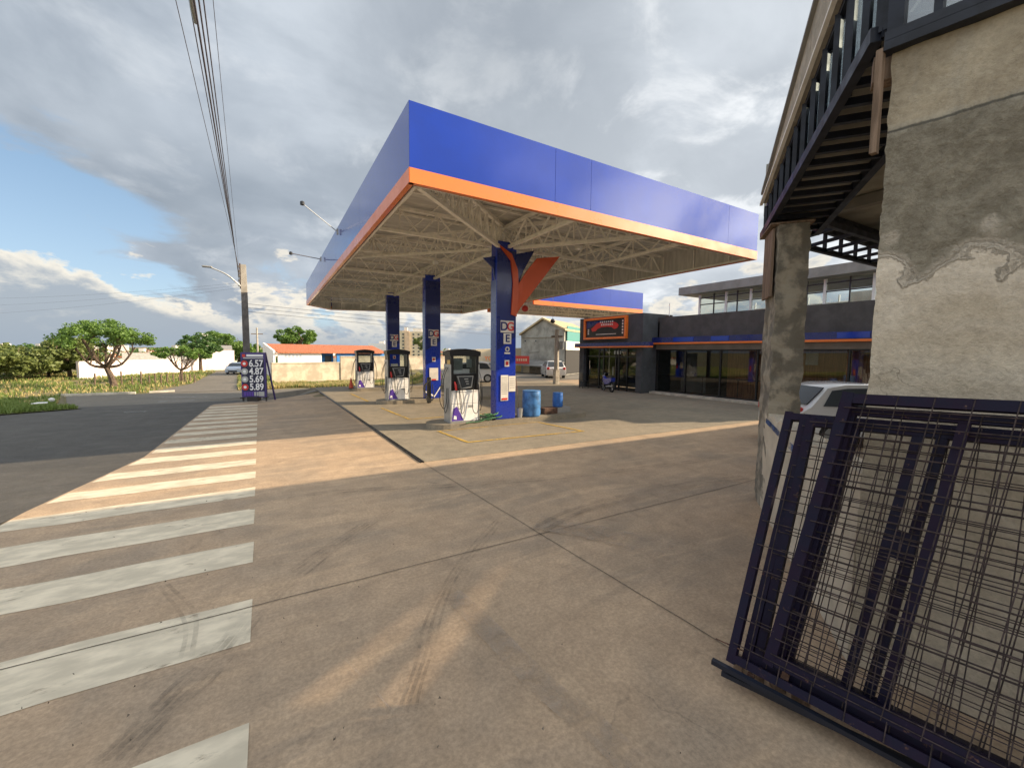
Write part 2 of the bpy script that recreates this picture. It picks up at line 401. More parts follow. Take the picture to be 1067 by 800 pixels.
    def slab(s, pts, off):
        """3-D polygon pushed along a vector"""
        n = len(pts); off = Vector(off); vs = [Vector(p) for p in pts]+[Vector(p)+off for p in pts]
        return s.add(vs, [tuple(range(n-1, -1, -1)), tuple(range(n, 2*n))]+[(i, (i+1) % n, n+(i+1) % n, n+i) for i in range(n)])
    def build(s, name, m, parent=None, world=False, smooth=False):
        me = bpy.data.meshes.new(name)
        vs = s.v
        if parent is not None and world:
            L = Vector(parent.location); vs = [v-L for v in vs]
        me.from_pydata([tuple(v) for v in vs], [], s.f); me.update()
        bm = bmesh.new(); bm.from_mesh(me); bmesh.ops.recalc_face_normals(bm, faces=bm.faces); bm.to_mesh(me); bm.free()
        if smooth:
            for p in me.polygons: p.use_smooth = True
            try: me.set_sharp_from_angle(angle=R(35))
            except Exception: pass
        o = bpy.data.objects.new(name, me); COL.objects.link(o); me.materials.append(m)
        if parent is not None: o.parent = parent
        return o
def tag(o, label=None, cat=None, group=None, kind=None):
    if label: o['label'] = label
    if cat: o['category'] = cat
    if group: o['group'] = group
    if kind: o['kind'] = kind
    return o
def thing(name, label, cat, loc=(0, 0, 0), rz=0, group=None):
    o = bpy.data.objects.new(name, None); COL.objects.link(o); o.location = loc; o.rotation_euler = (0, 0, rz)
    o.empty_display_size = .2
    return tag(o, label, cat, group)
def struct(name, mb, m, **k): return tag(mb.build(name, m, **k), kind='structure')
def dup(root, loc, rz=None, label=None):
    def cp(o, par):
        c = o.copy(); COL.objects.link(c)
        if par is not None: c.parent = par
        for ch in list(o.children): cp(ch, c)
        return c
    r = cp(root, None); r.location = loc
    if rz is not None: r.rotation_euler = (0, 0, rz)
    if label: r['label'] = label
    return r
def text(name, body, size, m, parent, loc, rot, ext=.004, xs=1.0, align='CENTER'):
    cu = bpy.data.curves.new('lettering', 'FONT'); cu.body = body; cu.size = size; cu.extrude = ext; cu.align_x = align; cu.align_y = 'CENTER'
    cu.offset = size*.02
    t = bpy.data.objects.new('lettering', cu); COL.objects.link(t)
    dg = bpy.context.evaluated_depsgraph_get(); me = bpy.data.meshes.new_from_object(t.evaluated_get(dg))
    bpy.data.objects.remove(t); me.name = name; me.materials.clear(); me.materials.append(m)
    o = bpy.data.objects.new(name, me); COL.objects.link(o); o.parent = parent; o.location = loc; o.rotation_euler = rot; o.scale = (xs, 1, 1)
    return o
def ribbon(pts, w_, z=.012, w2=None):
    mb = MB(); pts = [Vector((p[0], p[1], 0)) for p in pts]; N = len(pts); vs = []
    for i, p in enumerate(pts):
        a = (pts[min(i+1, N-1)]-pts[max(i-1, 0)]).normalized(); n = Vector((-a.y, a.x, 0)); ww = w_ if w2 is None else w_+(w2-w_)*i/(N-1)
        vs += [p+n*ww/2+Vector((0, 0, z)), p-n*ww/2+Vector((0, 0, z))]
    return mb.add(vs, [(2*i, 2*i+1, 2*i+3, 2*i+2) for i in range(N-1)])
def smoothline(pts, n=8):
    out = []
    P_ = [Vector(p) for p in pts]
    for i in range(len(P_)-1):
        p0, p1, p2, p3 = P_[max(0, i-1)], P_[i], P_[i+1], P_[min(len(P_)-1, i+2)]
        for k in range(n):
            t = k/n
            out.append(.5*((2*p1)+(p2-p0)*t+(2*p0-5*p1+4*p2-p3)*t*t+(3*p1-p0-3*p2+p3)*t**3))
    out.append(P_[-1]); return out

# ------------------------------------------------------------------ ground
def axis(vals): return sorted(set(round(v, 3) for v in vals))
xs = axis([-3000, -2200, -1500, -1000, -700, -500, -350, -250, -180, -130, -95, -70]+[x for x in range(-50, 60, 2)]+[1, 1.4, 1.8, 2.2, 2.6, 13, 15, 60, 70, 95, 130, 180, 250, 350, 500, 700, 1000, 1500, 2200, 3000])
ys = axis([-600, -200, -60, -20]+[y for y in range(-10, 80, 1)]+[80, 90, 100, 110, 125, 140, 160, 180, 200, 230, 260, 300, 350, 420, 500, 650, 800, 1000, 1300, 1600, 2000, 2600, 3200, 4200])
gm = MB()
for y in ys:
    for x in xs: gm.v.append(Vector((x, y, ground_z(x, y)-.03)))
nx = len(xs)
for j in range(len(ys)-1):
    for i in range(nx-1): gm.f.append((j*nx+i, j*nx+i+1, (j+1)*nx+i+1, (j+1)*nx+i))
M_earth = concrete('dry_earth', (.26, .20, .10), (.16, .17, .06), (.30, .25, .12), streak=.6, stain=.3)
struct('ground', gm, M_earth, smooth=True)
def sheet(name, x0, x1, y0, y1, m, off, fx0=None, fx1=None, step=1.0):
    """terrain-following sheet; fx0/fx1 give curved side edges"""
    mb = MB(); ny = max(1, int(math.ceil((y1-y0)/step))); nxx = max(2, int(math.ceil((x1-x0)/2.0)))
    for j in range(ny+1):
        y = y0+(y1-y0)*j/ny; a = fx0(y) if fx0 else x0; b = fx1(y) if fx1 else x1
        for i in range(nxx+1):
            x = a+(b-a)*i/nxx; mb.v.append(Vector((x, y, ground_z(x, y)+off)))
    for j in range(ny):
        for i in range(nxx): mb.f.append((j*(nxx+1)+i, j*(nxx+1)+i+1, (j+1)*(nxx+1)+i+1, (j+1)*(nxx+1)+i))
    return struct(name, mb, m)
def redge(y):                                             # left edge of the forecourt slab
    return -2.98+(-2.2+2.98)*max(0, min(1, (y-7.4)/3.6)) if y < 11 else -2.2+.3*min(1, (y-11)/10)
sheet('forecourt_slab', -3, 24, -6, 21, M_tan, 0.0, fx0=redge)
def fc2(y): return -1.9+max(0, y-21)*.9
sheet('forecourt_end_slab', -2, 24, 21, 27, M_tan, 0.0, fx0=fc2)
apron = MB().add([(2.62, 7.86, .004), (19, 7.4, .004), (19, 26.8, .004), (2.42, 26.8, .004)], [(0, 1, 2, 3)])
struct('pump_apron', apron, M_apron)
def rl(y):
    pts = [(-6, -14), (8, -11), (12, -9.4), (20.2, -7.5), (22.6, -6.2), (24.4, -7.5), (25.1, -14), (25.2, -40), (60, -40)]
    for (a, b), (c, d) in zip(pts, pts[1:]):
        if a <= y <= c: return b+(d-b)*(y-a)/(c-a)
    return -40
sheet('asphalt_road', -14, -2, -6, 25.0, M_road, -.006, fx0=rl, fx1=lambda y: redge(y)-.0 if y < 21 else fc2(y), step=.5)
sheet('cross_road', -60, 16, 25.0, 38.5, M_faded, -.006, fx0=lambda y: -7.4-(y-25)*.30, fx1=lambda y: 3.5 if y < 27 else 14, step=.7)
sheet('far_road', -4, 0, 38.5, 74, M_faded, .01, fx0=lambda y: -7.4+1.5*min(1, (y-38.5)/10)-max(0, y-48)*.01, fx1=lambda y: -2.0-(y-38.5)*.05)
sheet('side_street', 24, 60, -6, 80, M_faded, .004, fx0=lambda y: 24 if y > 22 else 40, fx1=lambda y: 36)
sheet('street_front', 14, 24, 26.8, 60, M_faded, .006)
sheet('side_pavement', 36, 40, 10, 60, M_kerb, .10)
# expansion joints and cracks
for i, (a, b, ww) in enumerate([((-3.2, 4.1), (10.2, 3.88), .009), ((2.62, 7.8), (2.95, 1.2), .008), ((-2.3, 12.6), (2.5, 12.2), .010), ((8.5, 7.6), (9.2, 3.2), .008)]):
    n = 24; pts = [(a[0]+(b[0]-a[0])*k/n+random.uniform(-.006, .006), a[1]+(b[1]-a[1])*k/n+random.uniform(-.006, .006)) for k in range(n+1)]
    struct('slab_joint', ribbon(pts, ww, .008), M_joint)
# drain channel
dr = thing('drain_channel', 'long black drain slot along the left edge of the pump apron', 'drain', (2.6, 7.84, 0))
mb = MB(); mb.slab([(2.59, 7.84, .006), (2.635, 7.84, .006), (2.445, 24.4, .006), (2.40, 24.4, .006)], (0, 0, .012)); mb.build('channel_bed', M_black, dr, True)
mb = MB()
for k in range(60):
    y = 7.9+k*.275; x = 2.61-(y-7.84)*.0115; mb.beam((x-.025, y, .021), (x+.025, y, .021), .03, .008)
mb.beam((2.58, 7.84, .012), (2.39, 24.4, .012), .015, .022); mb.beam((2.645, 7.84, .012), (2.455, 24.4, .012), .015, .022)
mb.build('grate', M_black, dr, True)
# crosswalk
tops = [2.75, 4.18, 5.47, 6.64, 7.7, 8.72, 9.73, 10.79, 11.77, 12.77, 13.71, 14.58, 15.43, 16.35, 17.13, 17.94, 18.67, 19.53]
bots = [1.95, 3.55, 4.93, 6.05, 7.22, 8.27, 9.27, 10.3, 11.3, 12.3, 13.25, 14.15, 15.02, 15.92, 16.74, 17.54, 18.3, 19.1]
for t_, b_ in zip(tops, bots):
    xr = -.12-.011*t_
    mb = MB(); N = 8; vs = []
    la, lb = redge(t_)+.05, redge(b_)+.05
    if t_ < 7: la -= .02; lb -= .02
    for k in range(N+1):
        f = k/N; vs += [(xr+(la-xr)*f, t_+.03*math.sin(k*1.3+t_)*f, .004), (xr+(lb-xr)*f, b_+.03*math.sin(k*1.7+b_)*f, .004)]
    mb.add(vs, [(2*i, 2*i+1, 2*i+3, 2*i+2) for i in range(N)])
    tag(mb.build('crosswalk_stripe', M_paint), kind='structure')
# faded arrows on the road
for pts in ([(160, 414), (215, 413.4)], [(165, 418.6), (203, 417.4)], [(128, 430), (152, 429)]):
    a, b = G(*pts[0]), G(*pts[1]); struct('faded_road_marking', ribbon([a.lerp(b, k/6) for k in range(7)], .35, .010), M_fpaint)
# yellow lane boxes
def yline(pts, ww=.09): struct('yellow_line', ribbon(pts, ww, .014), M_ypaint)
yline([(4.05, 10.72), (4.17, 9.12)]); yline([(4.14, 9.08), (7.66, 8.86)]); yline([(7.34, 10.72), (7.62, 8.88)])
yline([(4.0, 10.75), (7.3, 10.72)], .05)
yline([(3.95, 13.1), (3.8, 16.2)]); yline([(3.8, 18.6), (3.7, 22.5)]); yline([(3.95, 13.1), (7.4, 13.0)])
# tyre marks: px paths on the slab
def tyre(pxs, offs, w_=.05, m=M_rubber, z=.016):
    base = [G(*p) for p in pxs]
    for k, o in enumerate(offs):
        pts = smoothline(base, 8); out = []
        for i, p in enumerate(pts):
            a = (pts[min(i+1, len(pts)-1)]-pts[max(i-1, 0)]).normalized(); out.append(p+Vector((-a.y, a.x, 0))*(o+.012*math.sin(i*.4+k)))
        struct('tyre_mark', ribbon(out, w_*random.uniform(.8, 1.2), z+.0006*k), m)
tyre([(105, 795), (170, 730), (215, 690), (270, 625), (330, 578), (402, 530)], (-.16, -.10, -.04, .02), .035)
tyre([(200, 700), (204, 660), (196, 630), (170, 605)], (0, .07), .03, z=.020)
tyre([(425, 745), (440, 690), (455, 640), (480, 590), (520, 545)], (-.05, 0, .05), .025, z=.022)
tyre([(300, 520), (390, 512), (480, 508), (600, 498), (760, 478)], (0, .12), .06, z=.024)
tyre([(560, 560), (620, 530), (720, 508), (780, 500)], (0, .15), .08, z=.028)
tyre([(470, 620), (540, 690), (600, 745), (660, 800)], (0,), .16, M_pale, .018)
tyre([(360, 690), (410, 745), (428, 752)], (0,), .015, M_pale, .019)
tyre([(560, 545), (640, 560), (700, 575)], (0, ), .5, M_pale, .0185)
st = MB(); c = G(716, 569); st.add([(c.x+.22*math.cos(a)*(1+.3*math.sin(3*a)), c.y+.12*math.sin(a)*(1+.3*math.cos(5*a)), .031) for a in [2*PI*k/20 for k in range(20)]], [tuple(range(20))])
struct('oil_stain', st, M_rubber)
# litter
lm = MB()
for k in range(42):
    p = G(random.uniform(20, 800), random.uniform(520, 799)); s_ = random.uniform(.003, .010); a = random.uniform(0, 6)
    lm.add([(p.x+s_*math.cos(a), p.y+s_*math.sin(a), .03), (p.x-s_*math.sin(a)*.5, p.y+s_*math.cos(a)*.5, .034), (p.x-s_*math.cos(a), p.y-s_*math.sin(a), .031), (p.x+s_*math.sin(a)*.5, p.y-s_*math.cos(a)*.5, .045)], [(0, 1, 2), (0, 2, 3), (0, 3, 1), (1, 3, 2)])
tag(lm.build('grit', M_joint), 'scattered dark pebbles and leaf scraps on the slab', 'grit', kind='stuff')

# ------------------------------------------------------------------ main canopy
X0, X1, Y0, ZB, ZT = 2.35, 13.78, 7.65, 5.27, 6.70
PLAN = [(X0, Y0), (X1, Y0+.05), (X1, 31), (4.3, 34.1), (2.5, 31.5)]
can = thing('station_canopy', 'large blue and orange edged fuel station canopy on three blue columns', 'canopy', (6.4, 11.3, 0))
def fascia(segs, parent, zb, zt, ob=.27, th=.10):
    for i, (a, b, nseg) in enumerate(segs):
        a, b = Vector((*a, 0)), Vector((*b, 0)); L = (b-a).length; d = (b-a)/L; n = Vector((d.y, -d.x, 0))
        mb = MB(); ms = MB(); cuts = nseg
        for (s, e) in zip(cuts, cuts[1:]):
            p, q = a+d*(s*L+.004), a+d*(e*L-.004)
            mb.slab([p+Vector((0, 0, zb+ob)), q+Vector((0, 0, zb+ob)), q+Vector((0, 0, zt)), p+Vector((0, 0, zt))], -n*th)
        mb.build('blue_fascia', M_blue, parent, True)
        mo = MB().slab([a+n*.012+Vector((0, 0, zb)), b+n*.012+Vector((0, 0, zb)), b+n*.012+Vector((0, 0, zb+ob-.004)), a+n*.012+Vector((0, 0, zb+ob-.004))], -n*th)
        mo.build('orange_band', M_orange, parent, True)
        # inside face: sheet backing with ribs
        q = th+.03
        a2, b2 = a-n*q+d*.15, b-n*q-d*.15
        mbk = MB().slab([a2+Vector((0, 0, zb+.01)), b2+Vector((0, 0, zb+.01)), b2+Vector((0, 0, zt-.02)), a2+Vector((0, 0, zt-.02))], -n*.02)
        mbk.build('fascia_backing', M_beige, parent, True)
        for k in range(int(L/1.3)):
            p = a2+(b2-a2)*((k+.5)/int(L/1.3)); ms.beam(p-n*.05+Vector((0, 0, zb+.03)), p-n*.05+Vector((0, 0, zt-.7)), .04)
        ms.beam(a2-n*.05+Vector((0, 0, zb+.05)), b2-n*.05+Vector((0, 0, zb+.05)), .05); ms.build('fascia_frame', M_truss, parent, True)
fascia([(PLAN[0], PLAN[1], (0, .288, .379, .86, 1)), (PLAN[1], PLAN[2], (0, .25, .5, .75, 1)), (PLAN[2], PLAN[3], (0, .5, 1)), (PLAN[3], PLAN[4], (0, 1)), (PLAN[4], PLAN[0], (0, .2, .4, .6, .8, 1))], can, ZB, ZT)
def inset(poly, k):
    c = sum((Vector((*p, 0)) for p in poly), Vector())/len(poly); return [tuple((Vector((*p, 0))+(c-Vector((*p, 0)))*k).xy) for p in poly]
MB().prism(inset(PLAN, .018), 6.14, 6.18).build('roof_sheet', M_beige, can, True)
ms = MB()
for k in range(12):                                       # lap seams of the roof sheet
    x = X0+.9+k*.9; ms.box((x, 19.3, 6.125), (.03, 23, .02))
for k in range(13):                                       # purlins
    ms.box((8.1, 8.4+k*1.78, 6.09), (11, .05, .06))
ms.build('purlins', M_truss, can, True)
def truss(p, q, z0, z1, parent, n=10, w_=.045):
    p, q = Vector((*p, 0)), Vector((*q, 0)); mb = MB(); u0, u1 = Vector((0, 0, z0)), Vector((0, 0, z1))
    mb.beam(p+u0, q+u0, w_*1.6, w_*1.5); mb.beam(p+u1, q+u1, w_*1.6, w_*1.5)
    for k in range(n):
        a, b = p.lerp(q, k/n), p.lerp(q, (k+1)/n); m_ = p.lerp(q, (k+.5)/n)
        mb.beam(a+u0, m_+u1, w_*.8); mb.beam(m_+u1, b+u0, w_*.8); mb.beam(m_+u0, m_+u1, w_*.6)
    mb.build('truss', M_truss, parent, True)
for k, y in enumerate([11.3, 14.4, 17.4, 20.6, 23.8, 27.2, 30.4]):
    truss((X0+.3 if y < 30.6 else 3.2, y), (X1-.25, y), 5.40 if k in (0, 2, 4) else 5.5, 6.02, can, 10, .055)
for x in (6.38, 10.6):
    truss((x, Y0+.2), (x, 30.8), 5.36 if x == 6.38 else 5.44, 5.98, can, 16, .055)
truss((X0+.25, Y0+.25), (6.3, 11.2), 5.33, 6.0, can, 9, .06)
truss((X0+.25, 15.2), (6.3, 11.4), 5.38, 5.98, can, 9)
truss((6.4, 11.2), (9.0, Y0+.2), 5.35, 6.0, can, 7, .06)
truss((6.4, 11.4), (X1-.3, 14.6), 5.38, 5.98, can, 12)
# small ceiling boxes
for x, y in [(8.2, 9.9), (10.5, 12.3), (5.3, 14.3), (8.5, 16.3), (5.2, 20.4), (10.4, 18.4), (8.6, 22.6)]:
    MB().box((x, y, 5.36), (.16, .16, .10)).beam((x, y, 5.4), (x, y, 6.1), .02).build('ceiling_light', M_white, can, True)
# two boom arms beyond the left face
for (bx, by, tx, ty, Y, yy) in [(353, 230, 315, 212, 15.9, 0), (335, 268, 303, 264, 21.1, 0)]:
    d1 = ray(tx, ty); tip = Vector((0, 0, CZ))+d1*(Y/d1.y); root = Vector((X0, Y+.35, 6.45))
    th_ = thing('lamp_arm', 'upper thin silver lamp arm poking out from the left canopy face' if Y < 18 else 'lower thin dark lamp arm poking out from the left canopy face', 'lamp arm', tuple(root), 0, 'arms on the left canopy face')
    MB().tube([root, tip], .018, 6).build('arm', M_silver if Y < 18 else M_cable, th_, True)
    MB().lathe(tip, [(.02, -.07), (.07, -.05), (.07, .05), (.02, .08)], 12).build('lamp_head', M_black, th_, True)
    MB().beam(root+Vector((0, 0, -.1)), root+Vector((0, 0, .1)), .06).build('bracket', M_grey, th_, True)

# columns
CX = 6.31
def column(y, idx):
    hw, hd = .35, .17
    yc = y+hd
    col = 'column'
    c = thing('canopy_column', ['blue column in front with paper notices and orange fins at its top', 'middle blue column behind the nearest pump', 'farthest blue column behind the second pump'][idx], 'column', (CX, yc, 0), 0, 'canopy columns')
    z0 = .15
    MB().box((CX, yc, (z0+5.5)/2), (hw*2, hd*2, 5.5-z0), bev=.02).build('shaft', M_colblue, c, True)
    MB().box((CX, y-.006, 3.97), (hw*2-.04, .008, 2.55)).build('navy_shade', M_navy, c, True)  # canopy shadow painted on the upper column face as a darker navy sheet
    MB().slab([(CX-hw+.02, y-.012, 2.69), (CX+hw-.02, y-.012, 2.69), (CX-hw+.02, y-.012, 2.25)], (0, .009, 0)).build('navy_shade_wedge', M_navy, c, True)  # slanted lower edge of the painted canopy shadow
    MB().box((CX-hw-.006, yc, 3.0), (.008, hd*1.9, .5+2.2)).build('side_cladding', M_sideb, c, True)
    def plate(cx, z, w_, h, m, nm, dy=.02): return MB().box((CX+cx, y-dy, z), (w_, .01, h)).build(nm, m, c, True)
    s = 1.0
    plate(.02, 2.98, .46, .36, M_offw, 'letter_plate')
    text('letter', 'D', .36, M_navy, c, (-.09, -hd-.03, 2.975), (PI/2, 0, 0))
    text('letter', 'G', .36, M_red, c, (.13, -hd-.03, 2.975), (PI/2, 0, 0))
    plate(.03, 2.62, .27, .32, M_offw, 'letter_plate')
    text('letter', 'E', .32, M_navy, c, (.03, -hd-.03, 2.615), (PI/2, 0, 0))
    if idx == 0:
        mb = MB()
        for k in range(16): a = 2*PI*k/16; b = 2*PI*(k+1)/16; mb.beam((CX+.03+.06*math.cos(a), y-.02, 2.30+.06*math.sin(a)), (CX+.03+.06*math.cos(b), y-.02, 2.30+.06*math.sin(b)), .03)
        mb.box((CX+.03, y-.02, 2.18), (.20, .01, .05)); mb.build('emblem', M_offw, c, True)
    plate(.02, 1.87, .16, .20, M_offw, 'notice'); plate(.02, 1.87, .09, .11, M_red, 'notice_print', .027)
    plate(-.06 if idx == 0 else .02, 1.12 if idx == 0 else 1.22, .26 if idx == 0 else .40, .78 if idx == 0 else .55, M_offw, 'notice')
    plate(-.06 if idx == 0 else .02, .78 if idx == 0 else .98, .20, .06, M_red, 'notice_print', .027)
    if idx == 0:
        plate(.21, 1.24, .24, .48, M_offw, 'notice')
        mb = MB()
        for k in range(9): mb.box((CX-.06, y-.027, 1.42-k*.06), (.20, .004, .012))
        for k in range(5): mb.box((CX+.21, y-.027, 1.40-k*.07), (.17, .004, .012))
        mb.build('notice_print', M_grey, c, True)
    MB().box((CX+hw+.03, yc, 1.15), (.04, .10, .40)).build('extinguisher_box', M_red, c, True)
    if idx == 1:
        mb = MB().slab([(CX-hw, y-.014, .50), (CX+.05, y-.014, .28), (CX+.05, y-.014, .20), (CX-hw, y-.014, .42)], (0, .008, 0))
        mb.slab([(CX+.05, y-.014, .28), (CX+hw, y-.014, .72), (CX+hw, y-.014, .64), (CX+.05, y-.014, .20)], (0, .008, 0)); mb.build('white_chevron', M_white, c, True)
    if idx == 0:
        # swept fins under the canopy
        def fin(pts, m, th=(0, .05, 0), nm='fin'):
            MB().slab(pts, th).build(nm, m, c, True)
        yf = y-.06
        L = [(CX+.02, yf, 5.33), (CX+.18, yf, 5.05), (CX+.30, yf, 4.5), (CX+.27, yf, 3.9), (CX+.16, yf, 3.45), (CX+.32, yf, 3.35), (CX+.40, yf, 3.9), (CX+.44, yf, 4.6), (CX+.32, yf, 5.12)]
        fin([(CX-.32, yf, 5.38), (CX+.12, yf, 4.95), (CX+.20, yf, 4.3), (CX+.14, yf, 3.35), (CX+.33, yf, 3.30), (CX+.40, yf, 4.1), (CX+.36, yf, 4.7), (CX+.14, yf, 5.15)], M_orangedk)
        fin([(CX+.30, yf+.07, 3.28), (CX+.50, yf+.05, 3.58), (CX+1.74, yf-.25, 5.22), (CX+.98, yf-.12, 5.10), (CX+.66, yf-.04, 4.70), (CX+.42, yf+.02, 4.3)], M_orangedk)
        fin([(CX+.40, yf+.12, 4.15), (CX+.62, yf+.10, 4.72), (CX+1.02, yf+.10, 5.38), (CX+.10, yf+.12, 5.12), (CX+.32, yf+.12, 4.6)], M_navy)
        fin([(CX-.35, yf+.16, 4.35), (CX-.40, yf+.16, 4.7), (CX-.74, yf+.16, 4.96), (CX-.35, yf+.16, 5.05)], M_navy)
    return c
for i, y in enumerate((10.95, 17.35, 23.8)): column(y, i)

# islands
def island(y, idx):
    pts = []
    yc, hy = y, .52
    xa, xb = 4.45, 9.2
    for k in range(9): a = PI/2+PI*k/8; pts.append((xa+hy*math.cos(a), yc+hy*math.sin(a)))
    for k in range(9): a = -PI/2+PI*k/8; pts.append((xb+hy*math.cos(a), yc+hy*math.sin(a)))
    o = MB().prism(pts, -.02, .15)
    ob = o.build('pump_island', M_apron, None)
    tag(ob, ['raised concrete pump island in front carrying pump, column and barrels', 'middle raised concrete pump island under the second pump', 'farthest raised pump island under the third pump'][idx], 'pump island', 'pump islands')
for i, y in enumerate((11.36, 17.7, 24.15)): island(y, i)

# pumps
def pump():
    t = thing('fuel_pump', 'nearest fuel pump, white cabinet, black hood and looped hoses by the front column', 'fuel pump', (0, 0, 0), 0, 'fuel pumps')
    W_, Dp = .43, .24
    MB().box((0, 0, .47), (W_*2, Dp*2, .94), bev=.015).build('cabinet', M_white, t)
    MB().box((0, 0, .02), (W_*2+.06, Dp*2+.06, .06)).build('plinth', M_grey, t)
    for s in (-1, 1): MB().box((s*(W_+.018), 0, .85), (.035, Dp*2+.02, 1.70), bev=.008).build('side_panel', M_silver, t)
    mb = MB(); mb.box((0, 0, 1.18), (W_*2-.02, Dp*2-.06, .48))
    mb.build('console', M_black, t)
    for s in (-1, 1): MB().slab([(s*(W_-.0), -Dp, .94), (s*(W_-.07), -Dp, .94), (s*(W_-.07), -Dp, 1.98), (s*(W_+.01), -Dp, 1.98)], (0, Dp*2, 0)).build('hood_post', M_black, t)
    # hood with a bowed top
    prof = [(-W_-.05, 1.93), (W_+.05, 1.93), (W_+.06, 2.06), (W_*.6, 2.12), (0, 2.145), (-W_*.6, 2.12), (-W_-.06, 2.06)]
    MB().slab([(x, -Dp-.04, z) for x, z in prof], (0, Dp*2+.08, 0)).build('hood', M_black, t)
    g = MB().box((0, -Dp+.05, 1.68), (W_*2-.16, .012, .50)); g.build('head_glass', M_glass, t)
    MB().slab([(-.26, -Dp-.02, 1.36), (.26, -Dp-.02, 1.36), (.20, -Dp-.03, 1.02), (-.14, -Dp-.03, .98)], (0, .05, 0)).build('display_frame', M_silver, t)
    MB().slab([(-.22, -Dp-.026, 1.335), (.225, -Dp-.026, 1.335), (.17, -Dp-.036, 1.05), (-.11, -Dp-.036, 1.015)], (0, .02, 0)).build('display', M_screen, t)
    mb = MB()
    for k in range(3): mb.box((.02+.02*k, -Dp-.04, 1.27-k*.07), (.12-.02*k, .004, .028))
    mb.build('display_digits', M_silver, t)
    MB().slab([(-W_+.01, -Dp-.003, .06), (-.04, -Dp-.003, .06), (-W_+.17, -Dp-.003, .48), (-W_+.06, -Dp-.003, .42)], (0, -.004, 0)).build('purple_wedge', M_purple, t)
    MB().slab([(-W_+.06, -Dp-.011, .12), (-W_+.16, -Dp-.011, .10), (-W_+.15, -Dp-.011, .20), (-W_+.08, -Dp-.011, .22)], (0, -.004, 0)).build('white_drop', M_white, t)
    MB().box((.18, -Dp-.004, .47), (.15, .006, .07)).build('rating_plate', M_silver, t)
    mb = MB(); mb.box((0, -Dp-.004, .90), (.80, .008, .012)); mb.box((0, -Dp-.004, .56), (.84, .004, .006)); mb.build('panel_gap', M_grey, t)
    # nozzles and hoses
    for k, (x, m, sag) in enumerate([(-.34, M_red, .40), (-.25, M_black, .28), (.37, M_black, .26)]):
        nz = MB(); nz.tube([(x, -Dp-.03, 1.20), (x+.01, -Dp-.08, 1.10), (x+.02, -Dp-.09, .96)], [.022, .035, .028], 8)
        nz.beam((x, -Dp-.05, 1.18), (x-.02, -Dp-.12, 1.02), .014); o = nz.build('nozzle', m, t, smooth=True)
        pts = smoothline([(x+.02, -Dp-.09, .96), (x+.03, -Dp-.12, .70), (x+.06*(1 if x < 0 else -1)+.02, -Dp-.13, sag+.02), (x+.17*(1 if x < 0 else -1), -Dp-.12, sag+.10), (x+.16*(1 if x < 0 else -1), -Dp-.08, .78), (x+.06*(1 if x < 0 else -1), -Dp-.03, 1.32)], 6)
        MB().tube(pts, .010, 6).build('hose', M_hose, t, smooth=True)
    for s in (-1, 1):
        for j in (0, 1):
            pts = smoothline([(s*(W_+.03), -.08+j*.14, 1.62), (s*(W_+.16), -.08+j*.14, 1.30), (s*(W_+.20+.05*j), -.1+j*.14, .7), (s*(W_+.13), -.1+j*.14, .30+.1*j), (s*(W_+.05), -.1+j*.14, .55), (s*(W_+.04), -.08+j*.1, 1.0)], 6)
            MB().tube(pts, .010, 6).build('hose', M_hose, t, smooth=True)
    return t
pp = pump(); pp.location = (4.97, 11.24, .15)
p2 = dup(pp, (4.78, 17.55, .15), 0, 'second fuel pump with see-through hood, between the middle and far columns')
p3 = dup(pp, (4.72, 23.95, .15), 0, 'farthest fuel pump beside a red cone, left of the far column')
# grey cards standing in for glare behind the near pump's glass, yellow tag on its side
MB().box((-.20, -.17, 1.70), (.30, .01, .34)).build('glare_card', M_grey, pp)
MB().box((.16, -.17, 1.72), (.16, .01, .24)).build('glare_card', M_silver, pp)
MB().box((-.455, -.10, 1.74), (.012, .20, .16)).build('yellow_tag', M_yellow, pp)
# cone beside the far pump
cn = thing('traffic_cone', 'small red traffic cone left of the farthest pump', 'cone', (4.0, 24.0, .15))
MB().lathe((0, 0, 0), [(.13, .03), (.03, .55), (.02, .58)], 14).build('cone_body', M_cone, cn, smooth=True)
MB().box((0, 0, .015), (.34, .34, .03)).build('cone_base', M_black, cn)

# barrels, block, bucket, hose
def barrel(x, y, z, r, h, m, label, lid=True):
    t = thing('plastic_drum', label, 'drum', (x, y, z), 0, 'blue plastic drums on the front island')
    MB().lathe((0, 0, 0), [(r*.86, 0), (r*.96, .04*h), (r, .20*h), (r*.97, .30*h), (r, .36*h), (r, .66*h), (r*.97, .72*h), (r, .78*h), (r*.95, .95*h), (r*.90, h), (r*.84, h), (r*.82, h*.93)], 28).build('drum_body', m, t, smooth=True)
    MB().lathe((0, 0, h*.955), [(r*.935, 0), (r*.985, .012), (r*.985, .03), (r*.90, .036)], 28).build('rim', m, t, smooth=True)
    mb = MB(); mb.lathe((r*.4, 0, h*.93), [(.04, 0), (.04, .05), (.03, .055)], 10); mb.build('bung', M_black, t)
    return t
barrel(7.37, 11.12, .15, .30, .84, M_barrel2, 'taller faded blue drum standing beside the front blue column')
bs = thing('block_stack', 'low dark concrete block with brick end between the two drums', 'block', (8.45, 11.4, .15))
MB().box((8.2, 11.36, .25), (.55, .4, .2), bev=.01).build('brick_block', M_rust, bs, True)
MB().box((8.78, 11.42, .245), (.58, .42, .19), bev=.01).build('grey_block', M_roofgrey, bs, True)
barrel(8.66, 11.42, .345, .18, .48, M_barrel, 'smaller bright blue drum standing on the grey block')
bk = thing('mop_bucket', 'small grey bucket with a mop between column and tall drum', 'bucket', (6.88, 11.05, .15))
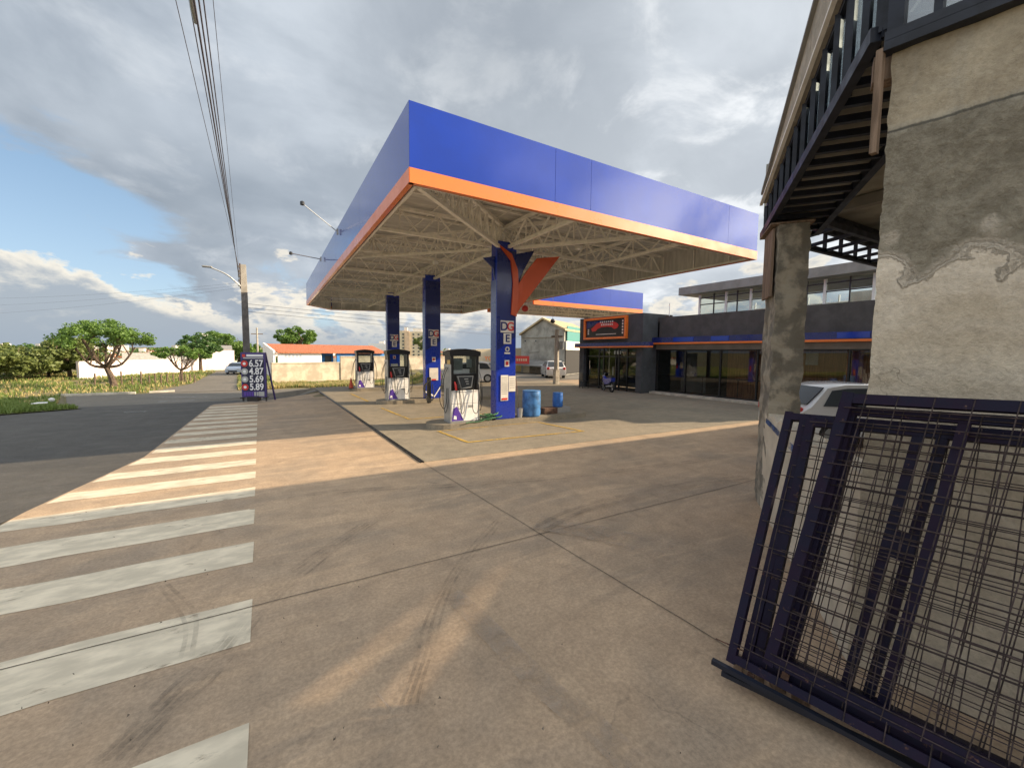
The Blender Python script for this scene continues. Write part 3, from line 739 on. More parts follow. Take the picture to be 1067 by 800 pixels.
MB().lathe((0, 0, 0), [(.09, 0), (.11, .28), (.12, .30), (.10, .30), (.085, .05)], 16).build('bucket', M_silver, bk)
MB().tube([(0, 0, .05), (-.12, .05, 1.25)], .012, 6).build('mop_handle', M_timber, bk)
hs = MB(); pts = []
for k in range(90):
    a = k*.42; r = .14+.10*math.sin(k*.31)+.05*math.sin(k*.9); pts.append((5.78+r*1.4*math.cos(a), 10.95+r*.7*math.sin(a), .17+.0022*k+.01*math.sin(k)))
pts += [(5.45, 10.82, .18), (5.1, 10.83, .17), (4.9, 10.78, .17)]
hs.tube(smoothline(pts, 2), .014, 5)
tag(hs.build('water_hose', M_hgreen, smooth=True), 'tangled green water hose on the ground between front pump and column', 'hose')
# tyre/air stand behind near pump
t = thing('air_hose_stand', 'dark hose stand at the foot of the middle column', 'hose stand', (5.95, 16.9, .02))
MB().box((0, 0, .55), (.16, .14, 1.1), bev=.02).build('post', M_black, t)
for k in range(3): MB().tube(smoothline([(.02, -.08, 1.0), (-.2-.04*k, -.12, .7), (-.15, -.12, .15+.08*k), (.15, -.12, .18), (.12, -.1, .8)], 6), .018, 6).build('hose', M_hose, t, smooth=True)
# hanging dome lights
def hang(px, py, Y, m, label, nm):
    d = ray(px, py); p = Vector((0, 0, CZ))+d*(Y/d.y)
    t = thing('hanging_lamp', label, 'lamp', tuple(p), 0)
    MB().lathe((0, 0, -.13), [(.05, 0), (.13, .05), (.15, .13), (.11, .22), (.05, .26)], 14).build('globe', m, t, smooth=True)
    MB().tube([(0, 0, .12), (0, 0, 5.6-p.z)], .012, 5).build('stem', M_grey, t)
hang(547, 321.5, 15.2, M_red, 'round red globe hanging under the canopy right of the front column', 'r')
hang(576, 334.5, 20.2, M_black, 'round black globe hanging low beneath the rear canopy edge', 'b')

# ------------------------------------------------------------------ second canopy
c2 = thing('rear_canopy', 'smaller blue and orange canopy section in front of the shop sign', 'canopy', (18.5, 21, 0))
P2_ = [(13.95, 20.95), (23.4, 21.0), (23.4, 27), (13.95, 27)]
fascia([(P2_[0], P2_[1], (0, .33, .66, 1)), (P2_[1], P2_[2], (0, 1)), (P2_[2], P2_[3], (0, 1))], c2, 5.10, 6.53)
MB().prism([(14, 21.2), (23.2, 21.2), (23.2, 26.8), (14, 26.8)], 5.9, 5.94).build('roof_sheet', M_beige, c2, True)
for y in (22, 24, 26): truss((14.1, y), (23.1, y), 5.22, 5.8, c2, 10)
MB().box((23.0, 26.5, 2.55), (.35, .35, 5.1)).build('support_post', M_navy, c2, True)

# ------------------------------------------------------------------ shop
sh = thing('fuel_shop', 'low charcoal shop building with long glass front and blue orange stripe', 'shop', (19, 12, 0))
FX = 19.0
YA, YB = 5.9, 16.0
# upper parapet wall, soffit zone, floor
MB().box((FX+.15, (YA+YB)/2, 3.66), (.3, YB-YA, 1.12)).build('parapet', M_char, sh, True)
MB().box((FX-.10, (YA+YB)/2, 2.955), (.7, YB-YA, .28)).build('blue_stripe', M_navy, sh, True)
MB().box((FX-.12, (YA+YB)/2, 2.765), (.74, YB-YA, .09)).build('orange_stripe', M_orange, sh, True)
mb = MB()
for y, l in ((11.9, .9), (13.9, 1.2), (6.7, 1.0), (9.3, .7)): mb.box((FX-.462, y, 2.955), (.02, l, .22))
mb.build('blue_patch', M_blue, sh, True)
MB().box((FX+.05, (YA+YB)/2, 2.58), (.3, YB-YA, .26)).build('lintel', M_roofgrey, sh, True)
MB().box((FX+3.2, (YA+YB)/2, 4.08), (6.1, YB-YA-.1, .12)).build('roof', M_roofgrey, sh, True)
MB().box((FX+3.0, (YA+YB)/2, .04), (6.2, YB-YA, .08)).build('floor', M_apron, sh, True)
MB().box((FX-.2, (YA+YB)/2, .05), (.7, YB-YA, .10)).build('step', M_kerb, sh, True)
# interior: timber back wall with dark openings
mb = MB(); mb.box((FX+.75, 11.3, 1.35), (.1, 1.7, 2.5)); mb.build('timber_wall', M_wood, sh, True); mb = MB(); mb.box((FX+.5, 7.9, 1.35), (.1, 3.6, 2.5)); mb.build('timber_wall', M_wood, sh, True)
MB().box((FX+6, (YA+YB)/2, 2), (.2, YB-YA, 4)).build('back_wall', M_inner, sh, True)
mb = MB(); mb.box((FX+3, YB-.1, 2), (6, .2, 4)); mb.box((FX+3, YA+.1, 2), (6, .2, 4)); mb.build('end_wall', M_char, sh, True)
MB().box((FX+1.2, 14.4, 1.2), (.06, 1.5, 2.2)).build('interior_panel', M_roofgrey, sh, True)
MB().box((FX+.4, 9.05, 2.0), (.02, .55, .75)).build('menu_sheet', M_offw, sh, True)
MB().box((FX+.4, 8.35, 2.05), (.02, .45, .5)).build('menu_sheet', M_offw, sh, True)
ypane = [15.9, 14.05, 12.1, 10.35, 8.6, 6.95, 5.95]
for a, b in zip(ypane, ypane[1:]):
    yc = (a+b)/2; w_ = abs(a-b)
    f = MB(); f.box((FX, a-.03, 1.25), (.10, .07, 2.4))
    f.box((FX, yc, 2.42), (.08, w_-.08, .07)); f.box((FX, yc, .13), (.08, w_-.08, .06))
    f = f.build('window_frame', M_black, sh, True)
    MB().box((0, 0, 0), (.012, w_-.09, 2.2)).build('pane', M_shop, f).location = (FX-19, yc-12, 1.27)
rl_ = MB()
for k, (a, b) in enumerate(zip(ypane, ypane[1:])):
    if k % 1 == 0: rl_.box((FX+.09, (a+b)/2, 1.02), (.03, abs(a-b), .04)); rl_.box((FX+.09, (a+b)/2, .6), (.03, .03, .9))
rl_.build('inner_rail', M_black, sh, True)
# entrance block
BX = 17.8
en = thing('shop_entrance', 'dark slate entrance block with glass doors under the shop sign', 'entrance', (BX, 18.5, 0))
MB().box((BX+1.2, 18.55, 3.55), (2.4, 5.3, 1.75)).build('upper_wall', M_dkteal, en, True)
for y, w_ in ((16.12, .42), (20.98, .44)): MB().box((BX+1.2, y, 1.36), (2.4, w_, 2.72)).build('pier', M_dkteal, en, True)
MB().box((BX+2.3, 18.5, 1.4), (.15, 4.4, 2.7)).build('inner_wall', M_roofgrey, en, True)
MB().box((BX-.06, 18.35, 2.73), (.3, 6.2, .20)).build('blue_stripe', M_navy, en, True)
MB().box((BX-.07, 18.35, 2.585), (.32, 6.2, .08)).build('orange_stripe', M_orange, en, True)
f = MB()
for y in (20.72, 19.55, 19.15, 18.1, 17.85, 17.2, 16.36): f.box((BX+.25, y, 1.26), (.09, .08, 2.5))
for z in (.12, 2.02, 2.5): f.box((BX+.25, 18.54, z), (.07, 4.3, .07))
f = f.build('door_frame', M_black, en, True)
for a, b in ((20.68, 19.59), (19.51, 19.19), (19.11, 18.14), (17.81, 17.24), (17.16, 16.40)):
    for z0, z1 in ((.16, 1.98), (2.06, 2.46)):
        MB().box((BX+.25-BX, (a+b)/2-18.5, (z0+z1)/2), (.012, abs(a-b), z1-z0)).build('pane', M_shop, f)
MB().tube([(BX+.15, 18.25, .9), (BX+.15, 18.25, 1.4)], .02, 6).build('door_handle', M_silver, en, True)
MB().box((BX+.7, 19.9, 1.35), (.03, .6, 1.0)).build('poster', M_teal, en, True)
MB().box((BX+.235, 18.0, 2.26), (.01, .55, .2)).build('door_sticker', M_silver, en, True)
# sign box
sg = thing('shop_sign', 'orange framed dark sign with a red emblem above the shop doors', 'sign', (BX-.05, 18.8, 3.7))
fr = MB()
for (y, z, dy, dz) in ((18.8, 4.30, 3.62, .12), (18.8, 3.12, 3.62, .12), (17.05, 3.71, .12, 1.10), (20.55, 3.71, .12, 1.10)): fr.box((BX-.10, y, z), (.2, dy, dz))
fr.build('frame', M_orange, sg, True)
MB().box((BX-.05, 18.8, 3.71), (.08, 3.38, 1.06)).build('panel', M_black, sg, True)
MB().slab([(BX-.094, 20.45, 4.2), (BX-.094, 18.9, 4.2), (BX-.094, 20.45, 3.72)], (-.006, 0, 0)).build('blue_corner', M_navy, sg, True)
em = MB()
prof = [(20.0, 3.72), (19.75, 3.86), (19.5, 4.02), (19.2, 4.10), (18.9, 4.02), (18.4, 4.00), (18.1, 4.08), (17.8, 4.0), (17.62, 3.84), (17.75, 3.68), (18.0, 3.64), (18.2, 3.76), (18.6, 3.80), (19.1, 3.78), (19.4, 3.70), (19.6, 3.56), (19.9, 3.55)]
em.slab([(BX-.094, y, z) for y, z in prof], (-.012, 0, 0)); em.build('red_emblem', M_red, sg, True)
mb = MB()
for k in range(7): mb.box((BX-.108, 19.15-k*.17, 4.10-.01*(k % 2)), (.01, .10, .10)); mb.box((BX-.108, 19.05-k*.15, 3.93), (.01, .09, .10))
for k in range(5): mb.box((BX-.1, 17.32, 4.08-k*.17), (.01, .10, .11))
for k in range(3): mb.box((BX-.1, 20.25, 3.66-k*.12), (.01, .12, .09))
mb.box((BX-.1, 18.7, 3.36), (.01, 1.7, .04)); mb.build('sign_lettering', M_offw, sg, True)
# upper glazed storey behind
up = thing('upper_pavilion', 'grey flat-roofed glazed storey rising behind the shop parapet', 'building', (21, 12, 4.1))
MB().box((22.6, 10.8, 5.72), (4.7, 9.6, .42)).build('roof_slab', M_roofgrey, up, True)
for y in (14.75, 13.2, 11.9, 10.3, 8.7, 7.0, 6.1): MB().box((21.0, y, 4.82), (.10, .10, 1.36)).build('post', M_white, up, True)
mb = MB()
for y in (13.9, 12.6, 11.0, 9.4, 7.8): mb.box((21.0, y, 4.82), (.06, .05, 1.34))
mb.box((21, 10.4, 4.95), (.05, 8.6, .05)); mb.box((21, 10.4, 5.3), (.05, 8.6, .05)); mb.build('glazing_bar', M_black, up, True)
MB().box((21.06, 10.4, 4.82), (.012, 8.6, 1.34)).build('glazing', M_glass2, up, True)
MB().box((26.5, 8, 4.82), (.2, 3.6, 1.4)).build('rear_wall', M_offw, up, True)
rr = MB()
for z in (4.5, 4.8, 5.1): rr.beam((27, 15, z), (27, 6.2, z), .05)
for k in range(6): rr.beam((27, 15-k*1.5, 4.2), (27, 15-k*1.5, 5.5), .07)
rr.build('rear_railing', M_white, up, True)
tk = thing('roof_block', 'small brick stub with a white rod on the shop roof', 'brick stub', (19.9, 16.2, 4.14))
MB().box((0, 0, .1), (.6, .7, .22)).build('brick', M_rust, tk); MB().tube([(0, -.3, .1), (0, -.3, .95)], .02, 6).build('rod', M_white, tk)

# parked motorcycle in front of the door
def motorcycle(loc, rz):
    t = thing('motorcycle', 'dark blue scooter parked at the shop door', 'motorcycle', loc, rz)
    for x in (-.62, .62):
        w_ = MB()
        pts = [(x+.26*math.cos(a), 0, .30+.26*math.sin(a)) for a in [2*PI*k/20 for k in range(21)]]
        w_.tube(pts, .05, 7, caps=False); w_ = w_.build('wheel', M_tyre, t, smooth=True)
        m_ = MB()
        for k in range(6): a = PI*k/3; m_.beam((x, 0, .30), (x+.24*math.cos(a), 0, .30+.24*math.sin(a)), .02)
        m_.build('spokes', M_silver, w_)
    MB().slab([(-.72, -.12, .62), (-.3, -.12, .45), (.15, -.12, .40), (.45, -.12, .62), (.42, -.12, .86), (.1, -.12, .74), (-.35, -.12, .80), (-.8, -.12, .82)], (0, .24, 0)).build('body', M_colblue, t)
    MB().box((-.3, 0, .85), (.75, .24, .10), bev=.04).build('seat', M_black, t)
    MB().tube([(.62, 0, .30), (.46, 0, .95), (.42, 0, 1.05)], .035, 8).build('fork', M_grey, t)
    MB().tube([(.36, -.34, 1.06), (.44, -.12, 1.02), (.44, .12, 1.02), (.36, .34, 1.06)], .018, 6).build('handlebar', M_black, t)
    MB().lathe((.54, 0, .86), [(.05, -.06), (.09, 0), (.05, .07)], 12).build('headlight', M_silver, t)
    MB().tube([(-.1, .10, .3), (-.85, .16, .36)], .04, 8).build('exhaust', M_silver, t)
    MB().beam((0, .1, .35), (.0, .28, .02), .02).build('kick_stand', M_grey, t)
motorcycle((17.05, 17.75, .0), R(70))
bn = thing('metal_chair', 'slim black metal chair left of the shop doors', 'chair', (17.2, 20.0, 0), R(80))
MB().box((0, 0, .45), (.42, .42, .03)).build('seat', M_black, bn); MB().box((0, .2, .75), (.40, .03, .45)).build('backrest', M_black, bn)
for i, j in ((-1, -1), (1, -1), (-1, 1), (1, 1)): MB().beam((i*.18, j*.18, .44), (i*.2, j*.2, 0), .025).build('leg', M_black, bn)

# ------------------------------------------------------------------ cars
def car(loc, rz, paint, label, group=None, L=4.1, H=1.5, Wd=1.7):
    t = thing('parked_car', label, 'car', loc, rz, group)
    l = L/2
    prof = [(-l, .45), (-l+.02, .85), (-l+.25, .98), (-l+.75, 1.42), (-l+1.2, H), (-.1, H+.01), (.55, H-.10), (1.15, 1.02), (l-.35, .86), (l-.03, .70), (l, .42), (l-.1, .25), (-l+.1, .25)]
    def yw(z): return Wd/2*(1 if z < .95 else 1-.28*(z-.95)/(H-.95))
    mb = MB(); n = len(prof)
    rows = []
    for s in (-1, -.92, .92, 1):
        rows.append([Vector((x*(1 if abs(s) < 1 else .985), s*yw(z), z*(1 if abs(s) < 1 else .985)+.01)) for x, z in prof])
    for r_ in rows: mb.v += r_
    for k in range(3):
        for i in range(n): j = (i+1) % n; mb.f.append((k*n+i, k*n+j, (k+1)*n+j, (k+1)*n+i))
    mb.f.append(tuple(range(n))); mb.f.append(tuple(range(4*n-1, 3*n-1, -1)))
    body = mb.build('body', paint, t, smooth=True)
    for s in (-1, 1):
        gl = MB()
        for P_ in ([(-l+.55, 1.0), (-l+.85, 1.36), (-l+1.25, H-.09), (-.15, H-.08), (-.15, .98)], [(-.08, .98), (-.08, H-.08), (.50, H-.17), (1.02, 1.0)]):
            pts = [Vector((x, s*(yw(z)+.008), z)) for x, z in P_]; gl.slab(pts, (0, s*.006, 0))
        gl.build('side_window', M_window, t)
        MB().box((s*0+.95, s*(Wd/2+.07), 1.02), (.16, .14, .12), bev=.03).build('mirror', paint, t)
        MB().box((l-.10, s*(Wd/2-.25), .68), (.22, .36, .14), bev=.04).build('headlight', M_silver, t)
        MB().box((-l+.05, s*(Wd/2-.15), .86), (.14, .22, .22), bev=.03).build('tail_light', M_red, t)
        for x in (-l+.78, l-.78):
            wh = MB(); wh.tube([(x, s*(Wd/2-.20), .31), (x, s*(Wd/2+.01), .31)], .31, 20); wh = wh.build('wheel', M_tyre, t, smooth=True)
            MB().tube([(x, s*(Wd/2), .31), (x, s*(Wd/2+.02), .31)], .19, 14).build('rim', M_silver, wh)
        dl = MB(); dl.box((-.11, s*(Wd/2+.002), .64), (.012, .008, .66)); dl.box((-.4, s*(Wd/2+.010), .88), (.16, .02, .03)); dl.build('door_seam', M_black, t)
    MB().slab([(.60, -.66, H-.11), (.60, .66, H-.11), (1.14, .74, 1.04), (1.14, -.74, 1.04)], (.02, 0, .015)).build('windscreen', M_window, t)
    MB().slab([(-l+.70, -.62, 1.42), (-l+.70, .62, 1.42), (-l+.26, .70, 1.02), (-l+.26, -.70, 1.02)], (-.02, 0, .015)).build('rear_window', M_window, t)
    MB().box((l-.0, 0, .42), (.06, 1.0, .18)).build('grille', M_black, t)
    MB().box((-l-.0, 0, .60), (.03, .45, .12)).build('number_plate', M_offw, t)
    return t
car((13.0, 4.5, 0), R(-31), M_carw, 'white car parked behind the unfinished wall, seen past the concrete pillar')
p = atD(491, 31, 0); car((p.x, p.y, 0), R(150), M_carw, 'white car partly hidden behind the nearest pump')
p = GT(596, 396); car((p.x+1, p.y+4, 0), R(62), M_carw, 'white hatchback parked outside the grey gabled building')
p = atD(247, 66); car((p.x, p.y, p.z), R(258), M_carb, 'pale blue car on the far road left of the price board')

# ------------------------------------------------------------------ price board
sb = thing('price_board', 'purple price board with four white fuel prices standing at the kerb', 'price board', (-.45, 20.95, 0))
rz = math.atan2(20.75-21.12, .9)
RM = Matrix.Rotation(rz, 3, 'Z')
M_board = mat('board_purple', (.045, .028, .16), .4)
M_boarddk = mat('board_navy', (.012, .012, .045), .35)
M_digit = mat('digit_white', (.78, .78, .80), .5)
def B(c, d, m, nm): o = MB().box(c, d).build(nm, m, sb); o.rotation_euler = (0, 0, rz); return o
B((0, 0, 1.14), (.98, .10, 1.92), M_board, 'board')
B((0, -.052, 1.13), (.86, .01, 1.36), M_boarddk, 'price_panel')
B((-.36, -.056, 1.96), (.12, .01, .12), M_red, 'logo'); B((.08, -.056, 1.97), (.66, .01, .09), M_digit, 'title_strip'); B((0.02, -.056, 1.865), (.80, .01, .05), M_silver, 'title_strip')
for k, tx in enumerate(('6.57', '4.87', '5.69', '5.89')):
    z = 1.62-k*.335
    o = text('price', tx, .40, M_digit, sb, RM@Vector((.12, -.066, z)), (PI/2, 0, rz), .006, .82)
    ic = MB().tube([(0, 0, 0), (0, -.012, 0)], .135, 20).build('fuel_icon', M_red if k in (0, 3) else M_silver, sb); ic.location = RM@Vector((-.34, -.058, z)); ic.rotation_euler = (0, 0, rz)
    ic2 = MB().tube([(0, 0, 0), (0, -.012, 0)], .06, 14).build('fuel_icon', M_digit, sb); ic2.location = RM@Vector((-.34, -.066, z)); ic2.rotation_euler = (0, 0, rz)
for k in range(6): B((-.36+k*.1, -.056, .32), (.07, .01, .17), M_purple if k < 4 else M_silver, 'card_logo')
B((.30, -.058, .32), (.22, .01, .2), M_silver, 'card_logo')
for x in (-.46, .46): B((x, 0, .16), (.05, .5, .04), M_black, 'foot'); B((x, .0, .09), (.05, .06, .18), M_black, 'leg')
o = MB().beam((.46, .05, 2.1), (.62, .5, 0), .05).beam((-.46, .05, 2.1), (-.40, .5, 0), .05).build('rear_strut', M_board, sb); o.rotation_euler = (0, 0, rz)
B((-.05, .05, .10), (.42, .34, .2), M_black, 'ballast_block')

# ------------------------------------------------------------------ power pole and wires
px_, py_ = -.85, 26.0
gz = ground_z(px_, py_)
pl = thing('power_pole', 'tall concrete power pole with insulators rising behind the price board', 'power pole', (px_, py_, gz))
H = 6.62-gz
MB().slab([(-.17, -.13, 0), (.17, -.13, 0), (.14, -.10, 5.2-gz), (-.14, -.10, 5.2-gz)], (0, .24, 0)).build('lower_shaft', M_poledk, pl)
MB().slab([(-.138, -.10, 5.2-gz), (.138, -.10, 5.2-gz), (.12, -.09, H), (-.12, -.09, H)], (0, .2, 0)).build('upper_shaft', M_pole, pl)
mb = MB()
for k in range(5): z = H-.12-k*.24; mb.lathe((-.20, -.05, z-.06), [(.03, 0), (.065, .03), (.03, .06), (.065, .09), (.03, .12)], 10)
mb.build('insulator', M_grey, pl)
MB().box((-.15, -.05, H-.6), (.06, .06, 1.3)).build('bracket', M_rust, pl)
arm = smoothline([(-.12, -.05, H-1.15), (-.7, -.2, H-.62), (-1.35, -.35, H-.35)], 6)
MB().tube(arm, .035, 8).build('lamp_arm', M_silver, pl)
MB().box((-1.5, -.39, H-.33), (.42, .16, .09), bev=.03).build('lamp_head', M_grey, pl)
def wire(pts, r, label, group, sag=0.0, m=M_cable, n=30):
    a, b = Vector(pts[0]), Vector(pts[1])
    P_ = [a.lerp(b, k/n)-Vector((0, 0, sag*4*(k/n)*(1-k/n))) for k in range(n+1)]
    o = MB().tube(P_, r, 5).build('overhead_cable', m); tag(o, label, 'cable', group); return o
top = Vector((px_-.2, py_-.05, gz+H))
gN = 'overhead cables running from the pole over the camera'
def wtop(px, z):   # cable crosses the top frame edge at this column
    d = ray(px, 0); t_ = (z-CZ)/d.z; return Vector((0, 0, CZ))+d*t_
for i, (px, dz, r, lb) in enumerate([(183, 6.42, .005, 'leftmost thin cable of the overhead bundle'), (197, 6.2, .007, 'cable second from the left in the overhead bundle'), (202, 6.02, .012, 'thick dark cable in the middle of the overhead bundle'), (207, 5.86, .009, 'cable just right of the thickest one in the overhead bundle'), (212, 5.7, .007, 'fourth slim cable to the right in the overhead bundle'), (222, 6.5, .004, 'rightmost faint cable of the overhead bundle')]):
    q = wtop(px, dz); a = Vector((px_-.2, py_-.1, gz+H-.1-i*.22 if i < 5 else gz+H+.0)); d = (q-a); b = a+d*1.55
    b2 = b; wire([a, b2], r, lb, gN, 0)
q = wtop(202, 6.05); a = Vector((px_-.2, py_-.1, gz+H-.1-2*.22)); 
sl = MB(); d = (q-a).normalized(); sl.tube([q-d*.45+Vector((-.02, 0, .04)), q-d*.2+Vector((-.03, 0, .05)), q+d*.4+Vector((-.02, 0, .04))], .026, 8)
tag(sl.build('cable_splice', M_silver), 'silver wrapped splice on the overhead cables at the top', 'cable splice')
for i, (yl, yr) in enumerate([(308, 297), (318, 300), (330, 303)]):
    far = atD(-160, 60, py=yl); wire([(px_, py_, gz+H-.9-.12*i), far], .0035, ['top', 'middle', 'lowest'][i]+' faint cable running left from the power pole', 'cables running left from the pole', .5)
for i in range(3):
    far = atD(700, 120, py=346+i*4); wire([(px_, py_, gz+H-2.0-.2*i), far], .009, ['top', 'middle', 'lowest'][i]+' faint cable running right from the power pole behind the columns', 'cables running right from the pole', 1.0)

# ------------------------------------------------------------------ vegetation
def leaves(mb, c, rad, n, size, flat=1.0, rnd=random):
    for _ in range(n):
        v = Vector((rnd.gauss(0, 1), rnd.gauss(0, 1), rnd.gauss(0, 1))).normalized()*rad*rnd.random()**.4
        p = Vector(c)+Vector((v.x, v.y, v.z*flat)); s_ = size*rnd.uniform(.6, 1.4)
        a = Vector((rnd.gauss(0, 1), rnd.gauss(0, 1), rnd.gauss(0, .6))).normalized(); b = a.orthogonal().normalized(); b = Matrix.Rotation(rnd.uniform(0, 6.28), 3, a)@b
        o = len(mb.v); mb.v += [p-a*s_, p+b*s_*.5, p+a*s_, p-b*s_*.5]; mb.f.append((o, o+1, o+2, o+3))
def rough_build(mb, name, m, parent):
    me = bpy.data.meshes.new(name); L = Vector(parent.location) if parent else Vector()
    me.from_pydata([tuple(v-L) for v in mb.v], [], mb.f); me.update(); me.materials.append(m)
    o = bpy.data.objects.new(name, me); COL.objects.link(o); o.parent = parent; return o
def tree(loc, h, cw, ch, label, m=M_leaf, umbrella=False, dens=1.0, cat='tree', lean=0, group=None, leaf=.10, name='tree', base=None):
    loc = Vector(loc); t = thing(name, label, cat, tuple(loc), 0, group)
    tr = MB(); cr = MB(); rnd = random.Random(int(loc.x*31+loc.y*17))
    fork = h*(.30 if umbrella else .36) if base is None else base
    tr.tube(smoothline([loc, loc+Vector((lean*.3, 0, fork*.5)), loc+Vector((lean, 0, fork))], 4), h*.045, 8, h*.030)
    nl = 7 if umbrella else 6
    for k in range(nl):
        a = 2*PI*k/nl+rnd.uniform(-.3, .3); rr = cw/2*rnd.uniform(.45, .85); zz = h-ch*rnd.uniform(.35, .75)
        s = loc+Vector((lean, 0, fork)); e = loc+Vector((lean+rr*math.cos(a), rr*math.sin(a), zz))
        mid = s.lerp(e, .5)+Vector((0, 0, -.1*h if umbrella else 0))+Vector((rnd.uniform(-.1, .1), rnd.uniform(-.1, .1), 0))
        L = smoothline([s, mid, e], 4); tr.tube(L, h*.024, 6, h*.008)
        for j in range(3):
            b0 = L[rnd.randint(3, 7)]; e2 = b0+Vector((rnd.uniform(-1, 1)*cw*.16, rnd.uniform(-1, 1)*cw*.16, ch*rnd.uniform(.2, .45))); tr.tube([b0, b0.lerp(e2, .5)+Vector((0, 0, .05)), e2], h*.010, 5, h*.004)
    tr.build('trunk', M_bark, t, True, smooth=True)
    N = int(46*dens)
    for k in range(N):
        a = rnd.uniform(0, 2*PI); q = rnd.random()**.55
        r0 = q*cw/2
        if umbrella: z = h-ch*.42*q**2-ch*rnd.uniform(.05, .45)*(1-.3*q)
        else: z = h-ch/2+(ch/2)*rnd.uniform(-1, 1)*math.sqrt(max(0, 1-q*q))*.85
        c = loc+Vector((lean+r0*math.cos(a)*(1+.15*math.sin(3*a)), r0*math.sin(a), z))
        leaves(cr, c, cw*rnd.uniform(.06, .12), int(95*dens), leaf, .55 if umbrella else .8, rnd)
    rough_build(cr, 'crown', m, t)
    return t
p = GT(119, 404); tree(p, 5.6, 5.7, 3.3, 'broad umbrella-crowned tree leaning over the far verge', M_leaf, True, 1.75, leaf=.085, lean=-.4)
p = GT(177, 402); tree(p+Vector((0, 6, 0)), 3.7, 4.2, 1.9, 'thin small tree with airy crown right of the umbrella tree', M_leaf, True, .9, leaf=.12)
p = atD(209, 75); tree(p, 5.6, 5.6, 4.2, 'round dark tree left of the white tower', M_leafd, False, 1.2, leaf=.17)
p = atD(231, 92); tree(p, 7.0, 8.4, 5.6, 'wide rounded green tree right of the white tower', M_leaf, False, 1.5, leaf=.2)
p = atD(249, 96); tree(p, 5.8, 7.0, 4.8, 'lower bright tree just left of the price board', M_leaf, False, 1.2, leaf=.2)
p = atD(310, 85); tree(p, 7.9, 6.4, 4.6, 'rounded tree rising behind the red tiled roof', M_leaf, False, 1.4, leaf=.18)
p = atD(72, 64); tree(p, 4.5, 5.0, 3.8, 'bushy olive tree left of the umbrella tree', M_leafo, False, 1.4, leaf=.16)
p = atD(50, 66); tree(p, 3.7, 5.5, 3.4, 'lower olive bush-like tree beside the left thicket', M_leafo, False, 1.2, leaf=.16)
for i, (x, d, h, lb) in enumerate([(-6, 62, 3.4, 'dense green tree at the left end of the thicket'), (18, 70, 3.5, 'dense dark tree second from the left in the thicket'), (40, 74, 3.1, 'dense dark tree third from the left in the thicket'), (64, 82, 3.4, 'darkest low tree behind the olive trees')]):
    p = atD(x, d); tree(p, h, 7.5, h*.85, lb, M_leafd if i % 2 else M_leafo, False, 1.5, group='dense trees at the far left', leaf=.2, base=.6)
p = atD(443, 95); tree(p, 6, 5, 4, 'low tree in front of the apartment tower', M_leafo, False, .8, leaf=.2)
# far woods as one mass
fw = MB(); rnd = random.Random(3)
for k in range(420):
    a = rnd.uniform(-.75, .5); d = rnd.uniform(150, 1250); x, y = d*math.sin(a), d*math.cos(a); z = ground_z(x, y)
    hgt = rnd.uniform(3, 6); leaves(fw, (x, y, z+hgt*.5), hgt*1.4, 70, .5+d*.0012, .55, rnd)
tag(rough_build(fw, 'distant_woods', M_leafd, None), 'scattered dark green woods towards the horizon', 'woods', kind='stuff')
# far town
tw = MB(); tr_ = MB(); rnd = random.Random(11)
for k in range(900):
    a = rnd.uniform(-.85, 1.3); d = 240+1300*rnd.random()**.8; x, y = d*math.sin(a), d*math.cos(a); z = ground_z(x, y)
    w_ = rnd.uniform(6, 14); h = rnd.uniform(3, 6)*(1.0 if rnd.random() < .9 else 2.2)
    tw.box((x, y, z+h/2), (w_, w_*.8, h), rnd.uniform(0, 1.5))
    if h < 6: tr_.box((x, y, z+h+.35), (w_*1.06, w_*.86, .7), 0)
tag(tw.build('distant_town', M_offw), 'pale houses of the far town along the horizon', 'town', kind='stuff')
tag(tr_.build('distant_roofs', M_tile), 'terracotta roofs of the far town along the horizon', 'roofs', kind='stuff')
hm = [(a, d) for a in (0,) for d in (0,)]
# grass
def inpoly(x, y, P_):
    c = False; j = len(P_)-1
    for i in range(len(P_)):
        if (P_[i][1] > y) != (P_[j][1] > y) and x < (P_[j][0]-P_[i][0])*(y-P_[i][1])/(P_[j][1]-P_[i][1])+P_[i][0]: c = not c
        j = i
    return c
def grass(name, polys, n, h, m, label, seed):
    mb = MB(); rnd = random.Random(seed)
    for P_, k in polys:
        x0, x1 = min(p[0] for p in P_), max(p[0] for p in P_); y0, y1 = min(p[1] for p in P_), max(p[1] for p in P_)
        c = 0
        while c < n*k:
            x, y = rnd.uniform(x0, x1), rnd.uniform(y0, y1)
            if not inpoly(x, y, P_): x += 1e-9; c += .2; continue
            if noise.noise(Vector((x*.35, y*.35, seed))) < -.18: c += .3; continue
            c += 1; z = ground_z(x, y)-.0; hh = h*rnd.uniform(.4, 1.5)*(1+.8*max(0, noise.noise(Vector((x*.8, y*.8, 5)))))
            for _ in range(3):
                a = rnd.uniform(0, 6.28); dx, dy = math.cos(a)*.05*h/.25, math.sin(a)*.05*h/.25; lx, ly = rnd.uniform(-.5, .5)*hh, rnd.uniform(-.5, .5)*hh
                o = len(mb.v); mb.v += [Vector((x-dx, y-dy, z)), Vector((x+dx, y+dy, z)), Vector((x+lx, y+ly, z+hh))]; mb.f.append((o, o+1, o+2))
    tag(rough_build(mb, name, m, None), label, 'grass', kind='stuff')
verge = [(-14, 12), (-9.7, 12.3), (-7.75, 20.0), (-6.4, 22.6), (-7.8, 24.5), (-24, 24.8), (-24, 14)]
far1 = [(-45, 38.8), (-7.6, 38.8), (-6.0, 48), (-6.3, 74), (-60, 74)]
far0 = [(-45, 24.8), (-7.8, 24.8), (-11.8, 38.8), (-45, 38.8)]
